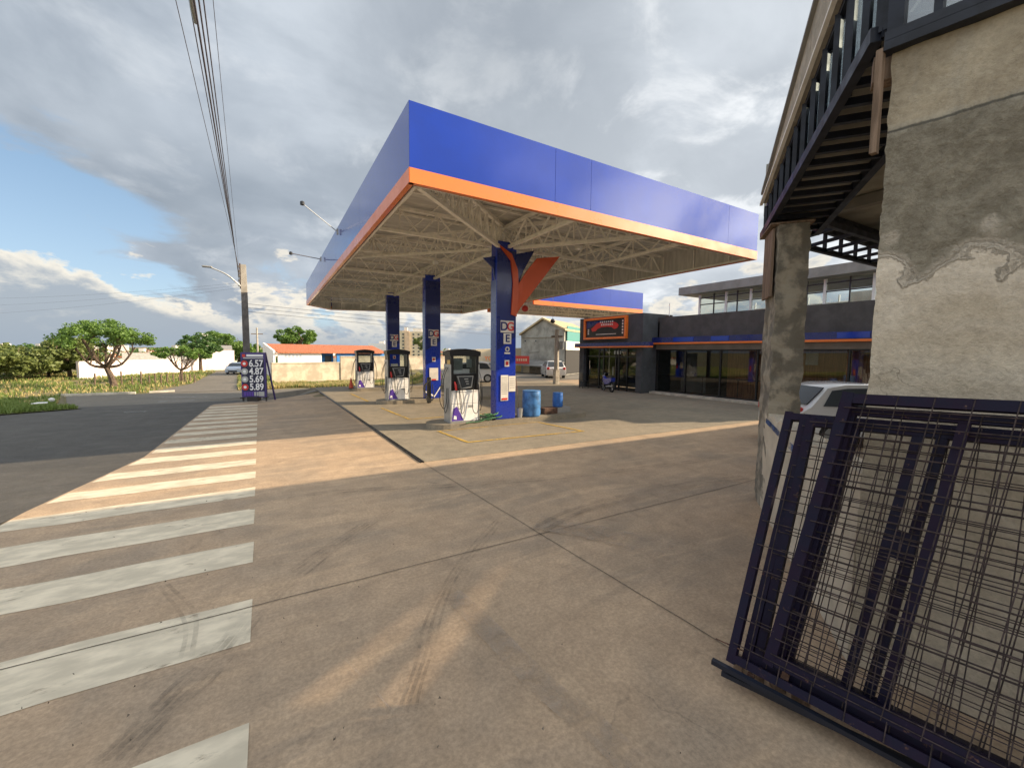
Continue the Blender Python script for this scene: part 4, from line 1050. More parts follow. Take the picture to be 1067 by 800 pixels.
strip = [(-1.6, 38.8), (14, 38.8), (14, 43.5), (-2.2, 43.5)]
side = [(-1.9, 39), (1, 39), (0, 58), (-2.8, 58)]
grass('verge_grass', [(verge, 1)], 26000, .17, M_grassg, 'short green grass on the near verge', 1)
grass('dry_grass', [(far1, .42), (strip, .5), (side, .1), (far0, .20)], 15000, .20, M_grassd, 'tall dry yellow grass beyond the cross road', 2)
grass('field_grass', [(far1, .9), (strip, .15), (side, .25), (far0, .75)], 17000, .20, M_grassg, 'green weeds mixed through the dry field', 3)
# verge soil, kerbs, litter
MBv = MB(); MBv.v = []
concrete('verge_earth', (.13, .13, .05), (.20, .15, .09), (.12, .16, .05), .4)
sheet('verge_soil', -30, -6, 10, 25.0, MATS['verge_earth'], .03, fx0=lambda y: -34, fx1=lambda y: rl(min(y, 24.4))-.05, step=.5)
sheet('field_soil', -34, -8, 25.0, 38.6, MATS['verge_earth'], .02, fx0=lambda y: -45, fx1=lambda y: -7.5-(y-25)*.30, step=.5)
kb = MB()
for a, b in (((-12.0, 38.7), (-8.0, 38.7)), ((-7.3, 38.9), (-5.9, 39.2))):
    kb.beam((a[0], a[1], ground_z(*a)+.05), (b[0], b[1], ground_z(*b)+.05), .25, .16)
tag(kb.build('far_kerb', M_kerb), 'pale kerb stones along the far verge', 'kerb')
pb = G(54, 419); tag(MB().lathe((pb.x, pb.y, .02), [(.03, 0), (.09, .05), (.10, .12), (.03, .16)], 8).build('plastic_bag', M_white), 'white plastic bag scrap near the front of the grass verge', 'litter')
tag(MB().slab([(pb.x, 22.3, .12), (pb.x+.4, 22.4, .12), (pb.x+.35, 22.6, .13), (pb.x+.1, 22.5, .14)], (0, 0, .02)).build('paper_sheet', M_white), 'flat white sheet lying on the grass verge', 'litter')
# fence posts
for k, (x, hgt) in enumerate([(99, 1.15), (127, 1.25), (138, .8), (147, 1.2), (156, .85), (162, 1.0), (168, .9), (174, .95), (181, .9), (187, .9), (193, .85), (198, .85), (203, .8)]):
    p = GT(x, 403.5-.048*(x-99)); o = MB().tube([p+Vector((0, 0, -.1)), p+Vector((random.uniform(-.06, .06), 0, hgt))], .06, 7).build('fence_post', M_postwood)
    tag(o, 'weathered fence post at the field edge beyond the cross road', 'fence post', 'weathered posts at the field edge')
p = GT(4.5, 392); o = MB().tube([p+Vector((0, 0, -.2)), p+Vector((0, 0, 1.9))], .09, 8).build('white_post', M_offw); tag(o, 'pale upright post in front of the left thicket', 'post')

# ------------------------------------------------------------------ buildings beyond the cross road
def wallbox(name, label, cat, a, b, z0, z1, m, depth=.25, coping=None):
    """upright wall between two ground points"""
    a, b = Vector((a[0], a[1], 0)), Vector((b[0], b[1], 0)); d = (b-a).normalized(); n = Vector((-d.y, d.x, 0))
    t = thing(name, label, cat, (a.x, a.y, z0))
    MB().slab([a+Vector((0, 0, z0)), b+Vector((0, 0, z0)), b+Vector((0, 0, z1)), a+Vector((0, 0, z1))], n*depth).build('wall', m, t, True)
    MB().slab([a-n*.05+Vector((0, 0, z1+.002)), b-n*.05+Vector((0, 0, z1+.002)), b-n*.05+Vector((0, 0, z1+.12)), a-n*.05+Vector((0, 0, z1+.12))], n*(depth+.1)).build('coping', coping or m, t, True)
    return t
def py2z(px, py, dist): return atD(px, dist, py=py).z
M_block = mat('old_block_wall', (.48, .41, .31), .9, var=.2, scale=1.2, bump=.4, bscale=8)
M_pinkw = mat('pale_pink_wall', (.78, .68, .66), .85, var=.06, scale=.6)
# white perimeter wall, left
a, b = atD(82, 62), atD(214, 78)
wallbox('perimeter_wall', 'long pale pinkish wall behind the umbrella tree', 'wall', a, b, -1.3, py2z(120, 377, 64), M_pinkw)
hs_ = thing('white_house', 'small white house with a tower behind the far road', 'house', tuple(atD(222, 84)))
p = atD(222, 84)
MB().box((p.x, p.y, p.z+1.6), (5.2, 4, 3.2), R(15)).build('walls', M_pinkw, hs_, True)
MB().slab([(p.x-2.8, p.y-2.3, p.z+3.2), (p.x+2.8, p.y-1.3, p.z+3.2), (p.x+2.6, p.y+1, p.z+3.9), (p.x-2.6, p.y+.2, p.z+3.9)], (0, 0, .12)).build('roof', M_roofgrey, hs_, True)
MB().box((p.x-.8, p.y-1.5, p.z+2.9), (.8, .8, 5.8), R(15)).build('tower', M_offw, hs_, True)
p = atD(175, 190); wb = thing('long_white_hall', 'distant long white hall with stepped roofline above the airy tree', 'hall', tuple(p))
MB().box((p.x, p.y, p.z+4.4), (22, 8, 8.8), R(-5)).build('walls', M_offw, wb, True)
MB().box((p.x+4, p.y, p.z+9.6), (8, 6, 1.6), R(-5)).build('roof_room', M_offw, wb, True)
# old block wall, right of the board
a = atD(283, 46.5); b = atD(372, 50); zt1 = py2z(300, 379, 47)
wallbox('block_wall', 'long low weathered block wall behind the dry grass', 'wall', a, b, -1.0, zt1, M_block)
a2 = atD(355, 49.0); b2 = atD(500, 58)
wallbox('block_wall', 'taller weathered block wall continuing behind the pumps', 'wall', a2, b2, -1.0, py2z(400, 372, 51), M_block)
# red-roofed building
rb = thing('tiled_house', 'long house with terracotta roof, white and bright blue walls', 'house', tuple(atD(330, 60)))
A, Bq = atD(290, 60), atD(402, 66)
d = (Bq-A); d.z = 0; L = d.length; d.normalize(); n = Vector((-d.y, d.x, 0))
def at(f, off=0, z=0): q = A+d*(f*L)+n*off; return Vector((q.x, q.y, z))
zE = py2z(300, 367.5, 60); zR = py2z(300, 359.5, 64)
def wseg(f0, f1, m, nm, off=0.0, z1=None): MB().slab([at(f0, off, -1.2), at(f1, off, -1.2), at(f1, off, z1 or zE), at(f0, off, z1 or zE)], n*.2).build(nm, m, rb, True)
wseg(0, .36, M_white, 'white_wall'); wseg(.36, .50, M_bluewall, 'blue_recess_wall', 1.2); wseg(.50, .66, M_bluewall, 'blue_wall'); wseg(.66, 1, M_bluewall, 'far_blue_wall', .4)
MB().slab([at(-.01, -.4, zE-.05), at(1.0, -.4, zE-.05), at(1.0, 4, zR), at(-.01, 4, zR)], (0, 0, .14)).build('roof', M_tile, rb, True)
MB().slab([at(-.02, 0, -1.2), at(-.02, 4, -1.2), at(-.02, 4, zR+.25), at(-.02, 0, zE+.25)], -d*.25).build('gable_wall', M_white, rb, True)
MB().slab([at(.42, 1.15, .6), at(.48, 1.15, .6), at(.48, 1.15, 1.5), at(.42, 1.15, 1.5)], -n*.04).build('window', M_window, rb, True)
MB().slab([at(.70, .36, 1.3), at(.86, .36, 1.3), at(.86, .36, zE-.05), at(.70, .36, zE-.05)], -n*.04).build('window', M_window, rb, True)
mb = MB()
for k in range(5): mb.slab([at(.05+k*.03, -.01, 1.35), at(.07+k*.03, -.01, 1.30), at(.07+k*.03, -.01, 1.62), at(.055+k*.03, -.01, 1.66)], -n*.01)
mb.slab([at(.05, -.01, 1.0), at(.27, -.01, .96), at(.27, -.01, 1.02), at(.05, -.01, 1.06)], -n*.01); mb.build('painted_lettering', MATS['pale_blue_car_paint'], rb, True)
# white silo-like block and apartment tower
def tower(px, dist, w_, dp, top_py, m, label, rzz, wins, cat='apartment tower', extra=True, m2=None):
    p = atD(px, dist); zt = py2z(px, top_py, dist); t = thing('apartment_tower', label, cat, tuple(p), 0)
    h = zt-p.z; mm = Matrix.Rotation(rzz, 3, 'Z')
    MB().box((0, 0, h/2), (w_, dp, h), rzz).build('walls', m, t)
    o = MB().box((w_*.22, 0, h+h*.05), (w_*.3, dp*.5, h*.10), rzz).build('roof_tank', M_offw, t)
    if wins:
        nx_, nz_ = wins
        mb = MB()
        for i in range(nx_):
            for j in range(nz_):
                x = -w_/2+w_*(i+.5)/nx_; z = h*.12+h*.85*(j+.5)/nz_
                mb.box(mm@Vector((x, -dp/2-.05, z)), (w_/nx_*.34, .25, h/nz_*.36), rzz)
        mb.build('windows', M_window, t)
        MB().box(mm@Vector((-w_*.12, -dp/2-.3, h*.5)), (w_*.16, .8, h*.99), rzz).build('stair_column', m2 or M_greyren, t)
    return t
tower(429, 190, 13.0, 10, 346, M_cream, 'cream and peach apartment tower between the middle and far columns', R(-20), (6, 9), m2=M_peach)
tower(421, 197, 5.0, 8, 345, M_peach, 'narrow peach apartment block just left of the cream tower', R(-20), (2, 9))
tower(394.5, 210, 8.0, 8, 358, M_white, 'small white tower block left of the far column', R(-20), None)
p = atD(277, 900)
for k, (px, dist, top) in enumerate([(284, 700, 360), (292, 820, 361), (268, 900, 362), (398, 400, 361)]):
    tower(px, dist, 14, 12, top, M_offw, ['distant pale tower just right of the power pole', 'distant pale tower above the left end of the tiled roof', 'distant pale tower behind the power pole', 'distant pale tower beside the small white tower block'][k], 0, (3, 5), 'tower')
# thin second pole right of the power pole
p = atD(269, 62); t = thing('utility_pole', 'thin grey pole right of the power pole beyond the cross road', 'utility pole', tuple(p))
MB().tube([(0, 0, 0), (0, 0, 6.0)], .13, 8, .09).build('shaft', M_pole, t); MB().box((0, 0, 5.2), (1.3, .1, .1)).build('crossarm', M_postwood, t)

# ------------------------------------------------------------------ right-hand background: yellow shop, grey gabled building
def quadwall(px0, px1, D0, D1, pyt0, pyt1, m, nm, parent, z0=0, th=.3, pyb0=None, pyb1=None, push=0):
    a, b = atD(px0, D0), atD(px1, D1); zt0, zt1 = py2z(px0, pyt0, D0), py2z(px1, pyt1, D1)
    zb0 = z0 if pyb0 is None else py2z(px0, pyb0, D0); zb1 = z0 if pyb1 is None else py2z(px1, pyb1, D1)
    dd = Vector((b.x-a.x, b.y-a.y, 0)).normalized(); nn = Vector((-dd.y, dd.x, 0))
    if nn.dot(Vector((a.x, a.y, 0))) < 0: nn = -nn
    a = a-nn*push; b = b-nn*push
    return MB().slab([(a.x, a.y, zb0), (b.x, b.y, zb1), (b.x, b.y, zt1), (a.x, a.y, zt0)], nn*th).build(nm, m, parent, True)
ys_ = thing('yellow_store', 'yellow storefront with dark doorway seen between pump and front column', 'store', tuple(atD(508, 47)))
quadwall(496, 545, 46, 48, 364, 362.5, M_cream, 'parapet', ys_, th=4, pyb0=379, pyb1=379)
quadwall(496, 545, 46, 48, 379, 379, M_yellow, 'wall', ys_, z0=-.9, th=4)
quadwall(506, 511, 46, 46.3, 379.5, 379.5, M_window, 'doorway', ys_, z0=-.8, th=.2, push=.08)
q = atD(509, 46.0, py=373.5); text('letters', 'YG', .62, M_orange, ys_, q-Vector(ys_.location)-Vector((.2, .35, 0)), (PI/2, 0, R(-32)))
gb = thing('gabled_warehouse', 'weathered grey two-storey gabled building with awning and red banner', 'building', tuple(atD(565, 44)))
DD0, DD1 = 46.0, 42.0
# gable face
def fp(px, py):
    f = (px-543)/(583-543); D_ = DD0+(DD1-DD0)*f; return atD(px, D_, py=py)
fa = [fp(543, 396), fp(588, 396.5), fp(588, 344), fp(566, 333.5), fp(543, 349)]
back = (atD(620, 52)-atD(588, 41.5)); back.z = 0
bdir = back.normalized()
MB().slab(fa, bdir*9).build('walls', M_greyren, gb, True)
# roof: two slopes with overhang
def ov(p, q, k): return p+(p-q).normalized()*k
l, tp, r_ = fp(542, 349.5), fp(566, 332.8), fp(590, 344.5)
o3 = Vector((0, 0, .18))
MB().slab([l-bdir*.3, tp-bdir*.3, tp+bdir*9.3, l+bdir*9.3], o3).build('roof_slope', M_shed, gb, True)
MB().slab([tp-bdir*.3, r_-bdir*.3, r_+bdir*9.3, tp+bdir*9.3], o3).build('roof_slope', M_shed, gb, True)
# teal band and white strip on the right flank
fn = Vector((fa[1].x-fa[0].x, fa[1].y-fa[0].y, 0)).normalized()
def flank(s, z): return Vector((fa[1].x, fa[1].y, 0))+bdir*s+fn*.02+Vector((0, 0, z))
MB().slab([flank(.4, 3.4), flank(8.8, 3.4), flank(8.8, 4.9), flank(.4, 4.9)], fn*.1).build('teal_windows', M_teal, gb, True)
MB().slab([flank(.1, 2.5), flank(8.9, 2.5), flank(8.9, 3.39), flank(.1, 3.39)], fn*.12).build('white_band', M_offw, gb, True)
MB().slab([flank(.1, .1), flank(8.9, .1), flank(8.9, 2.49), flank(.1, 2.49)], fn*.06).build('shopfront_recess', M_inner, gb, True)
nf = Vector((-fn.y, fn.x, 0))
if nf.dot(Vector((fa[0].x, fa[0].y, 0))) > 0: nf = -nf
aw = [fp(536, 379), fp(585, 380), fp(585, 378), fp(536, 374)]
MB().slab([fp(536, 375), fp(588, 378), fp(588, 378)+nf*1.6+Vector((0, 0, -.45)), fp(536, 375)+nf*1.6+Vector((0, 0, -.5))], (0, 0, .12)).build('awning', M_roofgrey, gb, True)
MB().slab([fp(547, 395.5), fp(581, 396), fp(581, 380.5), fp(547, 380)], nf*.08).build('shutter', mat('brown_shutter', (.20, .16, .12), .7, var=.15), gb, True)
MB().slab([fp(546, 396), fp(553, 396), fp(553, 380.5), fp(546, 380.5)], nf*.12).build('doorway', M_cream, gb, True)
mb = MB()
for px in (547, 558, 569): mb.slab([fp(px, 356), fp(px+1.2, 356), fp(px+1.2, 354.5), fp(px, 354.5)], nf*.06)
mb.build('wall_vent', M_window, gb, True)
mb = MB(); mb.slab([fp(544, 352), fp(587, 351), fp(587, 350.2), fp(544, 351.2)], nf*.10); mb.slab([fp(552, 367), fp(571, 366.5), fp(571, 365.8), fp(552, 366.2)], nf*.12); mb.build('wall_ledge', M_greyren, gb, True)
bnr = thing('red_banner', 'red shop banner with pale lettering hung above the awning', 'banner', tuple(fp(555, 376)+nf*1.8))
q0 = [fp(545, 378.5)+nf*1.75, fp(564, 379)+nf*1.75, fp(564, 371)+nf*1.75, fp(545, 370.5)+nf*1.75]
MB().slab(q0, nf*.05).build('cloth', MATS['red_paint'], bnr, True)
q1 = [fp(542, 377)+nf*1.82, fp(548, 378)+nf*1.82, fp(547, 372)+nf*1.82, fp(542.5, 371)+nf*1.82]
MB().slab(q1, nf*.04).build('yellow_logo', M_yellow, bnr, True)
mb = MB()
for k in range(6): mb.slab([fp(549+k*2.3, 376)+nf*1.81, fp(550.4+k*2.3, 376)+nf*1.81, fp(550.4+k*2.3, 373.6)+nf*1.81, fp(549+k*2.3, 373.6)+nf*1.81], nf*.02)
mb.build('lettering', M_peach, bnr, True)
# buildings behind right
t = thing('pale_house', 'pale plain house at the far end of the side street', 'house', tuple(atD(600, 62)))
quadwall(586, 640, 58, 64, 352, 350, M_offw, 'walls', t, th=5); quadwall(590, 640, 57.8, 63.8, 382, 382, M_inner, 'shopfront', t, th=.2, push=.2)
t = thing('street_pole', 'thick grey utility pole in front of the grey gabled building', 'utility pole', tuple(GT(579.5, 400)))
p = GT(579.5, 400); hp = atD(579.5, math.hypot(p.x, p.y), py=343).z
MB().tube([(0, 0, 0), (0, 0, hp)], .19, 10, .14).build('shaft', M_pole, t); MB().box((0, 0, hp-.5), (.1, .9, .1), R(20)).build('crossarm', M_postwood, t)
MB().lathe((.2, -.25, hp-1.4), [(.16, 0), (.18, .1), (.18, .5), (.1, .55)], 12).build('transformer', M_grey, t)
MB().box((0, 0, .5), (.34, .34, 1.0)).build('concrete_foot', M_pole, t)

# ------------------------------------------------------------------ unfinished building, right
ub = thing('unfinished_building', 'rough cement unfinished building at right with steel framed upper floor', 'building', (3.53, 1.17, 0))
LD = Vector((6.60-3.60, 3.58-1.25, 0)).normalized()       # along the low wall, away from the corner
LN = Vector((LD.y, -LD.x, 0))                             # towards the inside
WD = Vector((.218, -1, 0)).normalized()                   # along the main wall, towards the camera's right
WN = Vector((-WD.y, WD.x, 0))
if WN.x < 0: WN = -WN                                    # into the building
C0 = Vector((3.53, 1.17, 0))
def rough_wall(a, dirv, L, z0, z1, thick, amp, nm, m, step=.045, nrm=None, edge=0.0, topr=0.0):
    """plastered wall: fine grid displaced by noise, ragged free edge"""
    mb = MB(); nu = max(2, int(L/step)); nv = max(2, int((z1-z0)/step)); nrm = nrm or WN
    for side in (0, 1):
        for j in range(nv+1):
            for i in range(nu+1):
                u = i/nu; z = z0+(z1-z0)*j/nv; p = a+dirv*(u*L)+Vector((0, 0, z))
                if side == 0:
                    nn = noise.noise(p*3.1)*amp+noise.noise(p*11)*amp*.45
                    p = p-nrm*nn
                else: p = p+nrm*thick
                if i == 0: p = p-dirv*(edge*noise.noise(Vector((1, 3, z*6)))+edge*.5*noise.noise(Vector((7, 3, z*23))))
                if j == nv and topr: p = p+Vector((0, 0, topr*noise.noise(Vector((u*L*5, 2, 1)))))
                mb.v.append(p)
    s = (nu+1)*(nv+1)
    for j in range(nv):
        for i in range(nu):
            k = j*(nu+1)+i; mb.f.append((k, k+1, k+nu+2, k+nu+1)); mb.f.append((s+k+1, s+k, s+k+nu+1, s+k+nu+2))
    for j in range(nv):
        for i in (0, nu): k = j*(nu+1)+i; mb.f.append((k, k+nu+1, s+k+nu+1, s+k))
    for i in range(nu):
        for j in (0, nv): k = j*(nu+1)+i; mb.f.append((k, k+1, s+k+1, s+k))
    return mb.build(nm, m, ub, True, smooth=True)
def plaster():
    m = bpy.data.materials.new('patched_cement'); m.use_nodes = True; t = NT(m.node_tree); b = m.node_tree.nodes['Principled BSDF']
    c = t.n('ShaderNodeTexCoord'); v = c.outputs['Object']; s = t.n('ShaderNodeSeparateXYZ'); t.l(v, s.inputs[0])
    z = s.outputs[2]
    n1 = t.noise(v, 1.6, 8, .6, .3); n2 = t.noise(v, 6.5, 9, .7, .1); n3 = t.noise(v, 28, 6, .7); n0 = t.noise(v, .8, 4, .5)
    lowc = t.mix(t.ramp(n1, .35, .68), (.56, .475, .355), (.68, .59, .46))
    lowc = t.mix(t.math('MULTIPLY', t.ramp(t.noise(v, 3.0, 6, .6, 2.5), .56, .70), .5), lowc, (.47, .40, .32))
    midc = t.mix(t.ramp(n2, .38, .62), (.36, .32, .245), (.52, .465, .365))
    topc = t.mix(t.ramp(n1, .38, .64), (.38, .325, .24), (.54, .47, .355))
    mpv = t.n('ShaderNodeMapping'); mpv.inputs['Scale'].default_value = (7, 7, .5); t.l(v, mpv.inputs[0])
    topc = t.mix(t.math('MULTIPLY', t.ramp(t.noise(mpv.outputs[0], 1.6, 6, .6), .5, .75), .35), topc, (.44, .41, .35))
    zz = t.math('ADD', z, t.math('MULTIPLY', t.math('SUBTRACT', n0, .5), 1.1)); zz = t.math('ADD', zz, t.math('MULTIPLY', t.math('SUBTRACT', n2, .5), .34))
    vo = t.n('ShaderNodeTexVoronoi'); vo.feature = 'SMOOTH_F1'; vo.inputs['Scale'].default_value = 4.6; vo.inputs['Smoothness'].default_value = .05; t.l(v, vo.inputs['Vector'])
    zz = t.math('SUBTRACT', zz, t.math('MULTIPLY', vo.outputs['Distance'], -.42)); zz = t.math('SUBTRACT', zz, .05)
    arc = t.n('ShaderNodeTexWave'); arc.wave_type = 'RINGS'; arc.inputs['Scale'].default_value = 1.1; arc.inputs['Distortion'].default_value = 9; arc.inputs['Detail'].default_value = 4; arc.inputs['Detail Scale'].default_value = .8; t.l(v, arc.inputs['Vector'])
    lowc = t.mix(t.math('MULTIPLY', t.ramp(arc.outputs['Fac'], .5, .95), .28), lowc, (.70, .62, .51))
    lob = t.math('MULTIPLY', t.ramp(zz, 2.55, 2.90), t.ramp(n1, .25, .55))
    lowc = t.mix(t.math('MULTIPLY', lob, .75), lowc, (.88, .79, .66))
    big_ = t.ramp(t.noise(v, .9, 4, .5, .4), .35, .65); lowc = t.mix(t.math('MULTIPLY', big_, .35), lowc, (.50, .43, .335))
    ce = t.n('ShaderNodeTexVoronoi'); ce.feature = 'DISTANCE_TO_EDGE'; ce.inputs['Scale'].default_value = 1.5
    wn = t.n('ShaderNodeTexNoise'); t.l(v, wn.inputs['Vector']); wn.inputs['Scale'].default_value = 3; wn.inputs['Detail'].default_value = 6
    t.l(t.vmath('ADD', v, t.vmath('MULTIPLY', t.vmath('SUBTRACT', wn.outputs['Color'], (.5, .5, .5)), (.5, .5, .5))), ce.inputs['Vector'])
    ck = t.math('MULTIPLY', t.math('SUBTRACT', 1.0, t.ramp(ce.outputs['Distance'], .001, .006)), t.ramp(t.noise(v, 1.1, 3, .5), .50, .60))
    lowc = t.mix(t.math('MULTIPLY', ck, .6), lowc, (.22, .19, .15))
    a = t.mix(t.ramp(t.math('ADD', zz, t.math('MULTIPLY', t.math('SUBTRACT', n3, .5), .16)), 3.05, 3.13), lowc, midc)
    lp = t.math('ADD', z, t.math('MULTIPLY', t.math('SUBTRACT', n1, .5), .12))
    a = t.mix(t.ramp(lp, 3.64, 3.67), a, topc)
    ln = t.math('ABSOLUTE', t.math('SUBTRACT', lp, 3.655)); a = t.mix(t.math('SUBTRACT', 1.0, t.ramp(ln, .003, .014)), a, (.17, .155, .125))
    e = t.math('ABSOLUTE', t.math('SUBTRACT', zz, 3.0)); 
    a = t.mix(.45, a, t.mix(t.ramp(n3, .25, .7), (.45, .45, .45), (1, 1, 1)), 'MULTIPLY')
    t.l(a, b.inputs['Base Color']); b.inputs['Roughness'].default_value = .93; b.inputs['Specular IOR Level'].default_value = .2
    # relief is strongest on the scraped band
    bmp = t.n('ShaderNodeBump'); bmp.inputs['Strength'].default_value = .9; bmp.inputs['Distance'].default_value = .07
    rgh = t.math('MULTIPLY', t.ramp(zz, 2.95, 3.05), t.math('SUBTRACT', 1.0, t.ramp(lp, 3.6, 3.7)))
    hgt = t.math('ADD', t.math('MULTIPLY', t.math('MULTIPLY', n2, t.math('ADD', t.math('MULTIPLY', rgh, 1.5), .25)), 1.6), t.math('MULTIPLY', n3, .22))
    hgt = t.math('SUBTRACT', hgt, t.math('MULTIPLY', t.ramp(zz, 2.98, 3.02), .9))
    hgt = t.math('ADD', hgt, t.math('MULTIPLY', arc.outputs['Fac'], .12))
    t.l(hgt, bmp.inputs['Height']); t.l(bmp.outputs[0], b.inputs['Normal'])
    MATS['patched_cement'] = m; return m
M_plast = plaster()
M_pillar = mat('raw_pillar_cement', (.36, .32, .25), .95, scale=3.5, col2=(.17, .155, .125), bump=1.0, bscale=14, lo=.42, hi=.60)
M_parap = mat('parapet_cement', (.46, .41, .33), .9, var=.2, scale=3, bump=.6, bscale=12)
M_lowwall = mat('smeared_low_wall', (.58, .51, .40), .92, var=.14, scale=1.8, bump=.5, bscale=10)
rough_wall(C0, WD, 4.6, -.02, 4.14, .22, .012, 'main_wall', M_plast, edge=.014, step=.035)
# low wall from the corner to the pillar
lw = rough_wall(C0+LD*.02, LD, 3.27, -.02, 1.38, .18, .012, 'low_wall', M_lowwall, nrm=LN, topr=.05)
mb = MB(); o_ = C0+LD*1.0
mb.slab([C0+LD*1.2+Vector((0, 0, 1.12))-LN*.02, C0+LD*3.1+Vector((0, 0, 1.26))-LN*.02, C0+LD*3.1+Vector((0, 0, 1.32))-LN*.02, C0+LD*1.2+Vector((0, 0, 1.2))-LN*.02], LN*.01)
mb.build('blue_chalk_smear', decal('blue_smear', (.06, .12, .30), 6, .30, .6, .8), ub, True)
# rubble on the low wall
rnd = random.Random(5)
for k in range(34):
    s_ = rnd.uniform(.1, 3.1); p = C0+LD*s_+LN*rnd.uniform(.02, .16)+Vector((0, 0, 1.37)); r = rnd.uniform(.015, .05); rb_ = MB()
    rb_.add([p+Vector(v)*r*rnd.uniform(.7, 1.3) for v in ((1, 0, 0), (0, 1, 0), (-1, 0, 0), (0, -1, 0), (0, 0, 1), (0, 0, -1))], [(0, 1, 4), (1, 2, 4), (2, 3, 4), (3, 0, 4), (1, 0, 5), (2, 1, 5), (3, 2, 5), (0, 3, 5)])
    rb_.build('mortar_lump', M_lowwall, ub, True)
# pillar
PB = C0+LD*3.05; PA = C0+LD*3.72
mb = MB(); nseg = 60; hw_ = (PA-PB).length; dep = .36
ringv = []
for j in range(nseg+1):
    z = 3.93*j/nseg
    ring = []
    for (s, q) in ((0, 0), (.33, 0), (.66, 0), (1, 0), (1, .5), (1, 1), (.5, 1), (0, 1), (0, .66), (0, .33)):
        p = PB+LD*(hw_*s)+LN*(dep*q)+Vector((0, 0, z)); nn = Vector((noise.noise(p*4), noise.noise(p*4+Vector((9, 0, 0))), 0))*.028+Vector((noise.noise(p*14), noise.noise(p*14+Vector((9, 0, 0))), 0))*.014
        ring.append(p+nn)
    ringv.append(ring)
for r__ in ringv: mb.v += r__
for j in range(nseg):
    for i in range(10): mb.f.append((j*10+i, j*10+(i+1) % 10, (j+1)*10+(i+1) % 10, (j+1)*10+i))
mb.f.append(tuple(range(10))); mb.f.append(tuple(range(nseg*10+9, nseg*10-1, -1)))
mb.build('pillar', M_pillar, ub, True)
MB().slab([PB+LD*.06-LN*.06+Vector((0, 0, 3.0)), PB+LD*.60-LN*.06+Vector((0, 0, 3.0)), PB+LD*.60-LN*.06+Vector((0, 0, 3.90)), PB+LD*.06-LN*.06+Vector((0, 0, 3.90))], LN*.03).build('formwork_board', M_timber, ub, True)
MB().slab([PB-LD*.02-LN*.10+Vector((0, 0, 3.935)), PA+LD*.10-LN*.10+Vector((0, 0, 3.935)), PA+LD*.10+LN*.40+Vector((0, 0, 3.935)), PB-LD*.02+LN*.40+Vector((0, 0, 3.935))], (0, 0, .022)).build('formwork_board', M_timber, ub, True)
# sloping steel balcony front
E0 = C0+LD*.10; E1 = C0+LD*3.86
LL = (E1-E0).length
def bz(f): return 4.34+(3.99-4.34)*f
def tz(f): return 6.25+(4.60-6.25)*f
def wz(f): return 5.35+(4.43-5.35)*f
def bp(f, z, off=0): return E0+LD*(LL*f)-LN*off+Vector((0, 0, z))
st = MB()
st.beam(bp(0, bz(0), .06), bp(1, bz(1), .06), .07, .10); st.beam(bp(0, wz(0)), bp(1, wz(1)), .06, .06)
N = 12
for k in range(N+1):
    f = k/N; st.beam(bp(f, bz(f), .02), bp(f, wz(f), .02), .045, .06)
for k in range(N):
    f = (k+.5)/N
    if k % 2 == 0: st.beam(bp(f, bz(f), .0), bp(f, wz(f), .0), .025, .04)
st.build('balcony_frame', M_steel2, ub, True)
MB().slab([bp(0, bz(0)+.06), bp(1, bz(1)+.06), bp(1, wz(1)-.03), bp(0, wz(0)-.03)], LN*.012).build('balcony_glazing', M_bwin, ub, True)
for k in range(7):
    fa_, fb_ = k/7-(.02 if k == 0 else 0), (k+1)/7-.003
    MB().slab([bp(fa_, wz(fa_)+.04, .07), bp(fb_, wz(fb_)+.04, .07), bp(fb_, tz(fb_), .07), bp(fa_, tz(fa_), .07)], LN*.10).build('parapet_panel', M_parap, ub, True)
MB().beam(bp(-.02, tz(0)+.02, .03), bp(1, tz(1)+.02, .03), .16, .04).build('coping', M_roofgrey, ub, True)
MB().beam(bp(-.02, wz(0)+.03, .10), bp(1, wz(1)+.03, .10), .04, .03).build('drip_rail', M_truss, ub, True)
# soffit slats
mb = MB()
for k in range(17):
    f = k/16; a_ = bp(f, bz(f)-.01, .04); mb.beam(a_, a_+LN*.62, .05, .06)
mb.beam(bp(0, bz(0))+LN*.62, bp(1, bz(1))+LN*.62, .08, .10); mb.build('soffit_slats', M_steel2, ub, True)
MB().slab([bp(0, bz(0)+.07), bp(1, bz(1)+.07), bp(1, bz(1)+.07)+LN*.6, bp(0, bz(0)+.07)+LN*.6], (0, 0, .02)).build('soffit_board', M_greyren, ub, True)
